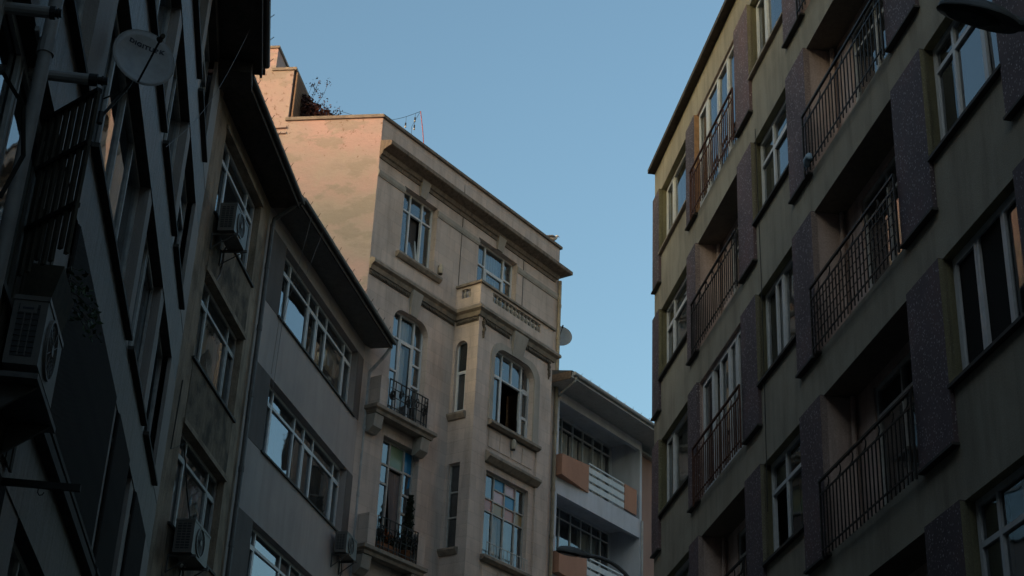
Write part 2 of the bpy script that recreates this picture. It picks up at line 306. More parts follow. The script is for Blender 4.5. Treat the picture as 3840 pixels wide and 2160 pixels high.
    def build(s, name, mat, parent=None, recalc=True, smooth=False):
        return link(name, s.mesh(name, mat, recalc, smooth), parent)
def link(name, me, parent=None):
    o = bpy.data.objects.new(name, me); COL.objects.link(o); o.parent = parent; return o
def tag(o, label=None, cat=None, group=None, kind=None):
    for k, v in (('label', label), ('category', cat), ('group', group), ('kind', kind)):
        if v: o[k] = v
    return o
def thing(name, label, cat, loc=(0, 0, 0), rz=0.0, group=None):
    o = bpy.data.objects.new(name, None); COL.objects.link(o); o.location = loc; o.rotation_euler = (0, 0, rz); o.empty_display_size = 0.2
    return tag(o, label, cat, group)
def box(name, mat, parent, *b, fm=front): return MB(fm).box(*b).build(name, mat, parent)

class Facade:
    def __init__(s, x, y, head, flip=False):
        h = R(head); d = Vector((math.sin(h), math.cos(h), 0))
        if flip: d = -d
        s.o = Vector((x, y, 0)); s.d = d; s.n = Vector((d.y, -d.x, 0)); s.rz = math.atan2(d.y, d.x)
    def world(s, a, w, z): return s.o + s.d*a + s.n*w + Vector((0, 0, z))
    def thing(s, name, label, cat, group=None): return thing(name, label, cat, s.o, s.rz, group)
FA = Facade(-5.17, 22.70, -7.08); FB1 = Facade(-4.776, 26.55, 5.94); FB2 = Facade(-4.776, 26.55, 12.69)
FC = Facade(-3.36, 32.90, 36.27); FE = Facade(*FC.world(7.95, 0, 0)[:2], 35.94); FD = Facade(2.94, 29.15, -7.53, True)

# ------------------------------------------------------------------ window builder
PR = random.Random(5)
def pane_obj(win, fm, a, b, c, d, w, mat, name='pane', tilt=0.004):
    e = PR.uniform(-tilt, tilt)*(b-a); g = PR.uniform(-tilt, tilt)*(d-c)
    m = MB(fm); P = [(a, w-e-g, c), (b, w+e-g, c), (b, w+e+g, d), (a, w-e+g, d)]
    V = [Vector(fm(*p)) for p in P]; nrm = (V[1]-V[0]).cross(V[2]-V[0]); outw = Vector(fm(0, 1, 0))-Vector(fm(0, 0, 0))
    m.face(P if nrm.dot(outw) > 0 else P[::-1])
    return m.build(name, mat, win, recalc=False)
def drape(win, fm, a, b, c, d, w, mat, folds=None, pinch=0.0, name='curtain'):
    n = max(6, int((b-a)*40)); m = MB(fm); k = folds or (b-a)*9; ph = PR.uniform(0, 6)
    rows = 5 if pinch else 2; g = []
    for r in range(rows):
        t = r/(rows-1); z = d+(c-d)*t; row = []
        for i in range(n+1):
            u = i/n; sft = pinch*math.sin(math.pi*0.5*t)*(b-a)
            s_ = a + (b-a)*u if not pinch else (b + (a-b)*(1-u)*(1-abs(pinch)*math.sin(math.pi*0.5*t)) if pinch > 0 else a+(b-a)*u*(1-abs(pinch)*math.sin(math.pi*0.5*t)))
            row.append(m.pt((s_, w+0.022*math.sin(2*math.pi*k*u+ph)+0.008*math.sin(2*math.pi*k*2.3*u), z)))
        g.append(row)
    for r in range(rows-1):
        for i in range(n): m.f.append([g[r][i], g[r][i+1], g[r+1][i+1], g[r+1][i]])
    return m.build(name, mat, win, recalc=False, smooth=True)
def window(bld, fm, a, b, c, d, w, vs=(), hs=(), cells=None, fw=0.055, mw=0.045, dep=0.06, fmat='white_frame', gmat='glass', label=None, name='window', sill=None, default='g'):
    """frame in the opening a..b x c..d with its face at depth w; mullions at vs, transoms at hs (or hs per column);
    cells[(col,row)] (row 0 lowest) = codes: g pane, s sash frame, c/C/k/m curtain, b blind, o open, d dark blind, film_*"""
    cells = cells or {}; m = MB(fm)
    m.box(a, a+fw, w-dep, w, c, d); m.box(b-fw, b, w-dep, w, c, d)
    m.box(a+fw, b-fw, w-dep, w, d-fw, d); m.box(a+fw, b-fw, w-dep, w, c, c+fw)
    cols = [a+fw] + list(vs) + [b-fw]; spans = []
    for i in range(len(cols)-1):
        x0 = cols[i] + (mw/2 if i > 0 else 0); x1 = cols[i+1] - (mw/2 if i < len(cols)-2 else 0); spans.append((x0, x1))
    for v in vs: m.box(v-mw/2, v+mw/2, w-dep+0.002, w+0.004, c+fw, d-fw)
    sashes = []; todo = []
    for i, (x0, x1) in enumerate(spans):
        hh = hs.get(i, ()) if isinstance(hs, dict) else hs
        zz = [c+fw] + list(hh) + [d-fw]
        for h in hh: m.box(x0, x1, w-dep+0.004, w+0.002, h-mw/2, h+mw/2)
        for j in range(len(zz)-1):
            z0 = zz[j] + (mw/2 if j > 0 else 0); z1 = zz[j+1] - (mw/2 if j < len(zz)-2 else 0)
            todo.append((x0, x1, z0, z1, cells.get((i, j), default)))
    win = m.build(name, fmat, bld)
    if label: win['label'] = label
    for x0, x1, z0, z1, code in todo:
        g = gmat
        for q in code.split():
            if q == 's':
                f = 0.045; sm = MB(fm)
                sm.box(x0, x0+f, w-0.02, w+0.012, z0, z1); sm.box(x1-f, x1, w-0.02, w+0.012, z0, z1); sm.box(x0+f, x1-f, w-0.02, w+0.012, z1-f, z1); sm.box(x0+f, x1-f, w-0.02, w+0.012, z0, z0+f)
                sm.build('sash', fmat, win); x0 += f; x1 -= f; z0 += f; z1 -= f
            elif q in 'cCkmw':
                drape(win, fm, x0+0.01, x1-0.01, z0, z1, w-0.16, {'c': 'curtain_white', 'C': 'curtain_sheer', 'k': 'curtain_beige', 'm': 'curtain_mauve', 'w': 'curtain_white'}[q])
            elif q in 'bd':
                bz = z0 if q == 'd' else z0 + (z1-z0)*PR.uniform(0.0, 0.5)
                MB(fm).box(x0, x1, w-0.14, w-0.13, bz, z1).build('blind', 'curtain_beige' if q == 'b' else 'blind_backing_dark', win)
            elif q.startswith('film_'): g = q
            elif q == 'S': g = 'glass_strong'
            elif q == 'L': g = 'glass_clear'
            elif q == 'x': g = 'screen_backing_dark'
        if 'o' not in code.split(): pane_obj(win, fm, x0, x1, z0, z1, w-0.03, g)
    if sill: box('sill', sill[5] if len(sill) > 5 else 'sill_stone', win, *sill[:2], sill[2], sill[3], sill[4], sill[4]+0.05, fm=fm)
    return win
def shell(bld, s0, s1, w0, depth, z1, mat, z0=0.0, far=True, near=True):
    m = MB()
    if near: m.face([(s0, w0, z0), (s0, -depth, z0), (s0, -depth, z1), (s0, w0, z1)])
    if far: m.face([(s1, w0, z0), (s1, w0, z1), (s1, -depth, z1), (s1, -depth, z0)])
    m.face([(s0, -depth, z0), (s1, -depth, z0), (s1, -depth, z1), (s0, -depth, z1)])
    return m.build('side_wall', mat, bld)
def arch_fill(m, a, b, zs, zt, w0, w1, n=8, rx=None):
    """solid corners that round the top of the opening a..b between spring zs and top zt"""
    rx = rx or (b-a)/2; rz = zt-zs
    for sgn, e in ((1, a), (-1, b)):
        poly = [(e, zt)] + [(e+sgn*rx*(1-math.cos(math.pi/2*k/n)), zs+rz*math.sin(math.pi/2*k/n)) for k in range(n+1)]
        m.prism(poly, 1, w0, w1)

# ================================================================== ground
def ground():
    m = MB(ident); m.face([(-3000, -3000, 0), (3000, -3000, 0), (3000, 3000, 0), (-3000, 3000, 0)])
    tag(m.build('ground', 'asphalt', recalc=False), kind='structure')
    def strip(name, mat, pts, z0, z1):
        q = MB(ident); q.prism([(p.x, p.y) for p in pts], 2, z0, z1); return tag(q.build(name, mat), kind='structure')
    strip('pavement', 'paving', [FA.world(-60, -0.4, 0), FA.world(-60, 1.3, 0), FA.world(-0.4, 1.3, 0), FB2.world(0, 1.2, 0), FB2.world(6.9, 1.2, 0), FC.world(7.9, 1.9, 0), FC.world(7.9, -0.4, 0), FC.world(0, -0.4, 0), FB2.world(0, -0.4, 0), FA.world(0, -0.4, 0)], -0.2, 0.13)
    strip('pavement', 'paving', [FD.world(-0.5, -0.4, 0), FD.world(-0.5, 1.4, 0), FD.world(32, 1.4, 0), FD.world(32, -0.4, 0)], -0.2, 0.131)
ground()

# ================================================================== right-hand block (olive stucco, terrazzo panels)
def railing(bld, fm, s0, s1, w, z0, z1, mat, step=0.125, style='scroll', grid=False):
    r = MB(fm)
    zt2 = z1-0.19
    r.box(s0, s1, w-0.014, w+0.02, z1-0.02, z1+0.012); r.box(s0, s1, w-0.009, w+0.009, zt2-0.012, zt2+0.012); r.box(s0, s1, w-0.009, w+0.009, z0+0.06, z0+0.08)
    r.box(s0, s0+0.026, w-0.013, w+0.013, z0-0.06, z1-0.02); r.box(s1-0.026, s1, w-0.013, w+0.013, z0-0.06, z1-0.02)
    rail = r.build('railing', mat, bld)
    n = int(round((s1-s0)/step)); me = None
    for k in range(1, n):
        x = s0 + (s1-s0)*k/n
        if me is None: me = MB(fm).box(-0.008, 0.008, w-0.008, w+0.008, z0-0.045, zt2-0.012).mesh('baluster', mat)
        o = link('baluster', me, rail); o.location = (x, 0, 0) if fm is front else (0, 0, 0)
    if grid:
        for k in range(1, 5):
            z = z0+0.08+(zt2-z0-0.08)*k/5; MB(fm).box(s0+0.03, s1-0.03, w+0.009, w+0.017, z-0.006, z+0.006).build('cross_bar', mat, rail)
    ns = max(3, int((s1-s0)/0.42)); me2 = None
    for k in range(ns):
        x = s0+(s1-s0)*(k+0.5)/ns
        if me2 is None:
            sg = []
            if style == 'scroll':
                for i in range(13):
                    t = -0.6*math.pi + 1.35*math.pi*i/12; rr = 0.066; sg.append((rr*math.cos(t)*1.3+0.05, w, (z1+zt2)/2 + 0.078*math.sin(t)))
            else:
                sg = [(-0.10, w, zt2), (0.0, w, z1-0.02), (0.10, w, zt2)]
            me2 = MB(fm).tube(sg, 0.010, 5).mesh('scroll', mat)
        o = link('scroll', me2, rail); o.location = (x if fm is front else 0, 0, 0)
    return rail

def block_right():
    B = FD.thing('apartment_building', 'tall olive stucco apartment block at right with purple terrazzo panels and railed loggias', 'building')
    FLO = [16.36, 13.51, 10.66, 7.80, 4.95]
    PAN = [(0.0, 0.56), (2.82, 3.46), (6.25, 7.08), (8.95, 9.83), (12.93, 13.88), (15.80, 16.72), (19.7, 20.6)]
    WIN = [(0.56, 2.82), (7.08, 8.95), (13.88, 15.80)]
    LOG = [(3.46, 6.25), (9.83, 12.93), (16.72, 19.7)]
    WW = -0.055; GW = -0.17
    flush = {(0, 0), (2, 0)}
    ops = []
    for f, b in enumerate(FLO):
        for a, c in WIN: ops.append((a, c, b+0.66, b+2.20, 0.0))
        for k, (a, c) in enumerate(LOG): ops.append((a, c, b+0.02, b+2.20, 0.0))
    m = MB(); m.wall(-0.02, 31, 0, 19.28, WW, ops); m.build('wall', 'olive_wall', B)
    shell(B, -0.02, 31, WW, 11, 19.28, 'olive_wall')
    m = MB(); m.box(-0.06, 31.1, -11.1, 0.10, 19.285, 19.385); m.build('roof_slab', 'eave_board', B)
    pm = {}
    for f, b in enumerate(FLO):
        for k, (a, c) in enumerate(PAN):
            key = k
            if key not in pm:
                q = MB(); q.box(a, c, WW-0.04, 0.0, 0, 2.21); pm[key] = q.mesh('terrazzo_panel', 'terrazzo')
            o = link('terrazzo_panel', pm[key], B); o.location = (0, 0, b)
            # each panel's underside shade put in as a dark strip
            if ('d', k) not in pm: pm[('d', k)] = MB().box(a-0.01, c+0.02, WW-0.04, 0.03, -0.035, -0.003).mesh('underside_shade', 'sill_dark')
            o = link('underside_shade', pm[('d', k)], B); o.location = (0, 0, b)
    # windows
    lay = {(0, 0): dict(vs=(1.20,), cells={(0, 0): 's k', (1, 0): 'S'}),
           (0, 1): dict(vs=(7.66,), cells={(0, 0): 's k', (1, 0): 'S'}),
           (1, 0): dict(vs=(1.20,), hs=(15.24,), cells={(0, 0): 's k', (1, 0): 's L', (0, 1): 'g', (1, 1): 'g'}),
           (1, 1): dict(vs=(7.78,), hs=(15.22,), cells={(0, 0): 'k', (1, 0): 's S', (0, 1): 'g', (1, 1): 'g'}),
           (2, 0): dict(vs=(1.16,), cells={(0, 0): 's k', (1, 0): 'k L'}),
           (2, 1): dict(vs=(7.64, 8.02), cells={(0, 0): 'k L', (1, 0): 's', (2, 0): 'd'}),
           (2, 2): dict(vs=(14.44, 15.16), hs={0: (12.50,), 1: (12.50,)}, cells={(0, 0): 'd L', (0, 1): 'd L', (1, 0): 'S', (2, 0): 's S'}),
           (3, 0): dict(vs=(1.2,), cells={(0, 0): 'd', (1, 0): 'd'}),
           (3, 1): dict(vs=(7.82,), hs=(9.52,), cells={(0, 0): 'o', (1, 0): 'k L', (0, 1): 'd', (1, 1): 'd'}),
           (3, 2): dict(vs=(14.53, 15.14), cells={(0, 0): 's x', (1, 0): 'x', (2, 0): 's k L'}),
           (4, 2): dict(vs=(14.40,), hs=(6.66,), cells={(0, 0): 'd', (1, 0): 'd', (0, 1): 'd', (1, 1): 'd'})}
    for f, b in enumerate(FLO):
        for k, (a, c) in enumerate(WIN):
            L = lay.get((f, k), dict(vs=((a+c)/2,)))
            z0, z1 = b+0.66, b+2.20
            wn = window(B, front, a, c, z0, z1, GW, fw=0.07, mw=0.06, **L)
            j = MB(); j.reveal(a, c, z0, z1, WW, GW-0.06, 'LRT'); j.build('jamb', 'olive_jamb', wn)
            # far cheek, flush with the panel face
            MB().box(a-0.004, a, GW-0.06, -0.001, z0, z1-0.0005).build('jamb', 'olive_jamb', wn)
            q = MB(); q.box(a-0.02, c+0.02, GW-0.06, 0.015, z0-0.045, z0-0.003); q.build('sill', 'sill_dark' if f else 'sill_stone', wn)
    # loggias
    for f, b in enumerate(FLO):
        for k, (a, c) in enumerate(LOG):
            z0, z1 = b+0.02, b+2.20; zt = z1
            if (f, k) in flush:
                if f == 0:
                    wn = window(B, front, a, c, z0, z1, -0.10, vs=(a+0.68, a+1.38, a+2.05), cells={(0, 0): 's k', (1, 0): 'S', (2, 0): 'S', (3, 0): 'S'}, fw=0.07, mw=0.09)
                    MB().box(a+0.002, a+0.03, -0.10, -0.004, z0, z1).build('jamb', 'wood_frame', wn)
                else:
                    wn = window(B, front, a, c, z0, z1, -0.12, vs=(a+0.72, a+1.15, a+1.75, a+2.2), cells={(0, 0): 's k L', (1, 0): 'o', (2, 0): 's C', (3, 0): 's C L', (4, 0): 's C L'}, fw=0.07, mw=0.08)
                j = MB(); j.reveal(a, c, z0, z1, WW, -0.18, 'LRTB'); j.build('jamb', 'loggia_pink', wn)
            else:
                D = -0.50 if k != 2 else -0.8
                dx = a+0.66
                m = MB(); m.wall(a, c, z0, z1, D, [(dx, dx+1.75, z0+0.06, z1-0.12, 0.10)]); m.reveal(a, c, z0, z1, 0.0, D, 'LR'); m.build('loggia_wall', 'loggia_pink', B)
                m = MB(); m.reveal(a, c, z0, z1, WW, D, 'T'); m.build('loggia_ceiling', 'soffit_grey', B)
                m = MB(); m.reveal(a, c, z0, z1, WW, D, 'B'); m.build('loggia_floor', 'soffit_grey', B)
                MB().tube([(a+0.07, D+0.07, z0), (a+0.07, D+0.07, z1-0.01)], 0.035, 8).build('drain_pipe', 'loggia_pink', B)
                cl = {(0, 0): 'd', (1, 0): 'k' if (f, k) != (2, 1) else 'S', (0, 1): 'd', (1, 1): 'd'}
                if (f, k) == (1, 1): cl = {(0, 0): 'd', (1, 0): 's c', (0, 1): 'd', (1, 1): 'g'}
                window(B, front, dx, dx+1.75, z0+0.06, z1-0.12, D-0.03, vs=(dx+0.88,), hs=(z1-0.55,), cells=cl, fmat='aged_frame', fw=0.07, name='window')
            railing(B, front, a-0.06 if k else a-0.15, c+0.02, 0.045, b-0.03, b+0.98, 'rust_iron' if (f, k) in ((0, 0), (2, 0)) else 'black_iron', style='scroll' if (f, k) not in ((0, 0), (1, 0)) else 'chevron', grid=(f, k) == (2, 1))
    # ledge cords / slab shadow line and small fixings
    for b in FLO[:4]:
        pass
    # building continues behind the viewer as a plain wall with ground floor shops
    MB().box(0.1, 30.8, -1.9, -1.85, 0.2, 19.2).build('dark_backing', 'blind_backing_dark', B)  # dark sheet added behind the openings to stand for unlit rooms
    c = MB(); c.tube([(7.25, WW+0.012, 9.2), (7.3, WW+0.012, 12.8), (7.22, WW+0.012, 15.9)], 0.006, 4); c.build('wall_cable', 'cable_black', B)
    return B
block_right()

# ================================================================== far-left block (dark grey, seen along its face)
def block_left():
    B = FA.thing('apartment_building', 'dark grey apartment block at far left with window bands, sills and brown shutters', 'building')
    WINS = [(-10.7, -6.55), (-6.2, -3.85), (-3.45, -1.5), (-15.0, -11.55)]
    FL = [(14.35, 16.18), (11.75, 13.52), (8.95, 10.88), (6.32, 8.16), (3.6, 5.42)]
    E1 = -0.45
    ops = [(a, c, z0, z1, 0.0) for z0, z1 in FL for a, c in WINS]
    # spandrel bands and piers are separate renders
    m = MB()
    zz = [0, 3.6, 5.42, 6.32, 8.16, 8.95, 10.88, 11.75, 13.52, 14.35, 16.18, 16.6]
    m.wall(-40, E1, 0, 16.6, 0.0, [(-15.0, -1.5, z0, z1, 0) for z0, z1 in FL])
    m.build('wall', 'rough_grey', B)
    for (z0, z1) in FL:
        for a, c in ((-11.55, -10.7), (-6.55, -6.2), (-3.85, -3.45)):
            MB().box(a, c, -0.20, -0.012, z0, z1).build('pier', 'pier_grey', B)
        MB().box(-1.5, E1-0.02, -0.05, 0.006, z0, z1).build('pier', 'pier_grey', B)
    shell(B, -40, E1, 0.0, 9, 16.6, 'rough_grey')
    k = 0
    code = {0: 'g', 1: 's g', 2: 'g'}
    for fi, (z0, z1) in enumerate(FL):
        for wi, (a, c) in enumerate(WINS):
            n = 4 if c-a > 3 else 2
            vs = [a+(c-a)*(i+1)/n for i in range(n-1)]
            cells = {(i, 0): random.choice(['S', 's S', 's', 'C', 's C', 'g', 'S']) for i in range(n)}
            hs = () if (fi, wi) not in ((0, 1), (1, 2), (0, 2)) else (z1-0.5,)
            w_ = window(B, front, a, c, z0, z1, -0.13, vs=vs, hs=hs, cells=cells, fmat='aged_frame', fw=0.06, mw=0.07, dep=0.07)
            j = MB(); j.reveal(a, c, z0, z1, 0.0, -0.20, 'T'); j.build('window_head', 'eave_board', w_)
            j = MB(); j.box(a-0.04, c+0.06, -0.13, 0.075, z0-0.05, z0-0.003); j.build('sill', 'sill_dark', w_)
    # brown roller shutters on the floor above the ledge
    def shutter(a, c, z0, z1, pw=-0.03):
        s = MB(); s.box(a, c, pw-0.03, pw-0.012, z0, z1); o = s.build('roller_shutter', 'shutter_brown', B)
        n = int((c-a)/0.055); me = None
        for i in range(n):
            if me is None:
                q = MB(); q.prism([(0.004, pw-0.012), (0.016, pw+0.002), (0.039, pw+0.002), (0.051, pw-0.012)], 2, z0+0.01, z1-0.01); me = q.mesh('slat', 'shutter_brown')
            l = link('slat', me, o); l.location = (a+i*0.055, 0, 0)
        return o
    shutter(-10.66, -6.6, 6.36, 8.14, 0.03); shutter(-6.16, -4.6, 6.36, 8.14, 0.03); shutter(-3.42, -1.55, 6.36, 8.14, 0.03); shutter(-14.9, -11.6, 3.64, 5.38, 0.03)
    MB().box(-30, E1-0.1, -1.9, -1.85, 0.2, 16.5).build('dark_backing', 'blind_backing_dark', B)  # room darkness put in as a dark sheet
    # eave
    m = MB(); m.box(-40, -0.92, 0.0, 0.66, 16.40, 16.46); m.build('eave_soffit', 'eave_board', B)
    m = MB(); m.box(-40, -0.90, 0.66, 0.70, 16.36, 16.66); m.build('fascia', 'eave_board', B)
    g = MB(); g.tube([(-40, 0.755, 16.58), (-0.95, 0.755, 16.58)], 0.055, 8); go = g.build('gutter', 'gutter_metal', B)
    hk = MB().tube([(0, 0.79, 16.56), (0.02, 0.86, 16.66)], 0.006, 4).mesh('gutter_hook', 'black_iron')
    for i in range(9):
        o = link('gutter_hook', hk, go); o.location = (-1.1-0.62*i, 0, 0)
    m = MB(); m.box(-1.35, -0.75, -0.05, 0.55, 16.15, 16.34); m.build('eave_bracket', 'eave_board', B)
    # roof, then an unseen box added to shade the olive block
    m = MB(); m.prism([(0.72, 16.66), (0.72, 16.72), (-1.6, 17.2), (-9.0, 17.2), (-9.0, 16.6)], 0, -40, E1-0.1); m.build('roof', 'roof_tile', B)
    m = MB(); m.box(-40, -3.5, -8.8, -2.2, 17.0, 21.2); m.build('shade_box', 'rough_grey', B)
    # ledge over the shop floor, hung with a strip of cable
    m = MB(); m.prism([(0.0, 6.08), (0.10, 6.08), (0.10, 6.18), (0.0, 6.24)], 0, -10.9, -6.5); m.build('ledge', 'sill_dark', B)
    return B
block_left()

# ================================================================== left block beyond: brown-grey slice and grey slice
def eave(B, s0, s1, zs, wout, mat_soffit, gut, nh, back=-6.0, ridge=1.4, sl=None):
    m = MB(); m.box(s0, s1, -0.02, wout-0.06, zs, zs+0.05); m.build('eave_soffit', mat_soffit, B)
    m = MB(); m.box(s0, s1, wout-0.06, wout-0.03, zs-0.03, zs+0.16); m.build('fascia', 'eave_board', B)
    g = MB(); g.tube([(s0, wout+0.02, zs+0.10), (s1, wout+0.02, zs+0.10)], 0.05, 8); go = g.build('gutter', gut, B)
    hk = MB().tube([(0, wout+0.05, zs+0.08), (0.015, wout+0.10, zs+0.20)], 0.006, 4).mesh('gutter_hook', 'black_iron')
    for i in range(nh):
        o = link('gutter_hook', hk, go); o.location = (s0+(s1-s0)*(i+0.5)/nh, 0, 0)
    m = MB(); m.prism([(wout-0.02, zs+0.17), (wout-0.02, zs+0.20), (back/2, zs+ridge), (back, zs+0.2), (back, zs+0.10)], 0, s0, s1); m.build('roof', 'roof_tile', B)  # hidden ridge raised to shade the town house side wall and bay
    return go
def block_brown():
    B = FB1.thing('apartment_building', 'narrow brown grey stained building slice with three stacked windows beside the drainpipe', 'building')
    FL = [(14.5, 16.16), (11.80, 13.38), (9.0, 10.64)]
    a, c = -3.32, -0.62
    m = MB(); m.wall(-4.25, 0.0, 0, 16.6, 0.0, [(a, c, z0, z1, 0.14) for z0, z1 in FL]); m.build('wall', 'brown_render', B)
    shell(B, -4.25, 0.0, 0.0, 7, 16.6, 'brown_render')
    # dirtier spandrel panels and raised edge pilasters
    for z0, z1 in ((13.42, 14.44), (10.68, 11.74), (7.4, 8.94)):
        MB().box(a+0.02, c-0.02, -0.02, 0.008, z0, z1).build('spandrel_panel', 'dirty_render', B)
    MB().box(-4.25, -3.92, -0.05, 0.05, 0, 16.55).build('pilaster', 'brown_render', B)
    for i, (z0, z1) in enumerate(FL):
        tr = z1-0.38
        cells = [{(0, 0): 's C', (1, 0): 'g', (2, 0): 's S'}, {(0, 0): 's S', (1, 0): 'c L', (2, 0): 's d'}, {(0, 0): 's S', (1, 0): 'C L', (2, 0): 's d'}][i]
        w_ = window(B, front, a, c, z0, z1, -0.13, vs=(-2.58, -1.19), hs=(tr,), cells=cells, fmat='white_frame' if i == 0 else 'aged_frame', fw=0.06, mw=0.05)
        MB().box(a-0.06, c+0.05, -0.13, 0.045, z0-0.045, z0-0.002).build('sill', 'sill_dark', w_)
        MB().box(a-0.03, c+0.03, -0.01, 0.035, z1+0.002, z1+0.09).build('window_head', 'brown_render', w_)
    MB().box(-4.1, -0.1, -1.9, -1.85, 0.2, 16.5).build('dark_backing', 'blind_backing_dark', B)  # dark sheet in place of the rooms' own shade
    eave(B, -4.3, 0.05, 16.52, 0.60, 'eave_board', 'gutter_metal', 8, ridge=2.1)
    return B
block_brown()
def block_grey():
    B = FB2.thing('apartment_building', 'smooth grey building with three wide window bands under a broad eave', 'building')
    FL = [(14.67, 16.20), (11.86, 13.36), (9.0, 10.50), (6.15, 7.65)]
    a, c = 1.07, 6.13
    m = MB(); m.wall(0.0, 7.1, 0, 16.6, 0.0, [(a, c, z0, z1, 0.155) for z0, z1 in FL]); m.build('wall', 'grey_render', B)
    shell(B, 0.0, 7.1, 0.0, 7, 16.6, 'grey_render')
    for z0, z1 in FL:
        MB().box(0.10, a-0.004, -0.02, 0.007, z0-0.02, z1).build('pier_panel', 'charcoal_render', B)
        MB().box(c+0.004, 6.62, -0.02, 0.007, z0+0.01, z1).build('pier_panel', 'charcoal_render', B)
    lay = [dict(vs=(1.82, 3.04, 3.62, 4.27, 5.56), hs=(15.84,), cells={(0, 0): 's S', (1, 0): 'S', (2, 0): 's S', (3, 0): 's S', (4, 0): 'b L', (5, 0): 's k', (0, 1): 'd', (1, 1): 'd', (2, 1): 'd', (3, 1): 'd', (4, 1): 'd', (5, 1): 'd'}),
           dict(vs=(1.69, 3.02, 3.62, 4.23, 5.62), hs=(13.0,), cells={(0, 0): 's', (1, 0): 'S', (2, 0): 'k', (3, 0): 's S', (4, 0): 'm', (5, 0): 's d', (0, 1): 'S', (1, 1): 'S', (2, 1): 'S', (3, 1): 'S', (4, 1): 'm', (5, 1): 'd'}),
           dict(vs=(1.66, 3.08, 3.66, 4.25, 5.6), hs=(10.15,), cells={(0, 0): 's S', (1, 0): 'S', (2, 0): 'k', (3, 0): 's', (4, 0): 'c', (0, 1): 'S', (1, 1): 'S', (2, 1): 'S'}),
           dict(vs=(1.7, 3.0, 4.3, 5.6), cells={})]
    for i, (z0, z1) in enumerate(FL):
        w_ = window(B, front, a, c, z0, z1, -0.15, fw=0.06, mw=0.055, **lay[i])
        MB().box(a-0.05, c+0.10, -0.15, 0.04, z0-0.04, z0-0.002).build('sill', 'sill_dark', w_)
    MB().box(0.1, 7.0, -1.9, -1.85, 0.2, 16.5).build('dark_backing', 'blind_backing_dark', B)  # dark sheet standing for the unlit interior
    eave(B, 0.05, 6.75, 16.56, 0.64, 'eave_grey', 'gutter_metal', 14, ridge=2.1)
    # gutter outlets and downpipes
    p = MB(); p.tube([(0.0, 0.60, 16.60), (-0.03, 0.45, 16.45), (-0.02, 0.12, 16.22), (0.0, 0.09, 16.05), (0.0, 0.09, 0.2)], 0.045, 8); po = p.build('downpipe', 'gutter_metal', B)
    for z in (15.2, 13.9, 12.55, 11.1, 9.7, 8.3): MB().tube([(0.0, 0.09, z-0.05), (0.0, 0.09, z+0.05)], 0.056, 8).build('pipe_collar', 'gutter_metal', po)
    p = MB(); p.tube([(6.72, 0.58, 16.55), (6.74, 0.40, 16.30), (6.76, 0.12, 15.98), (6.76, 0.08, 15.8), (6.76, 0.08, 0.2)], 0.04, 8); po = p.build('downpipe', 'gutter_white', B)
    for z in (14.6, 13.0, 11.9): MB().tube([(6.76, 0.08, z-0.05), (6.76, 0.08, z+0.05)], 0.052, 8).build('pipe_collar', 'gutter_white', po)
    return B
block_grey()

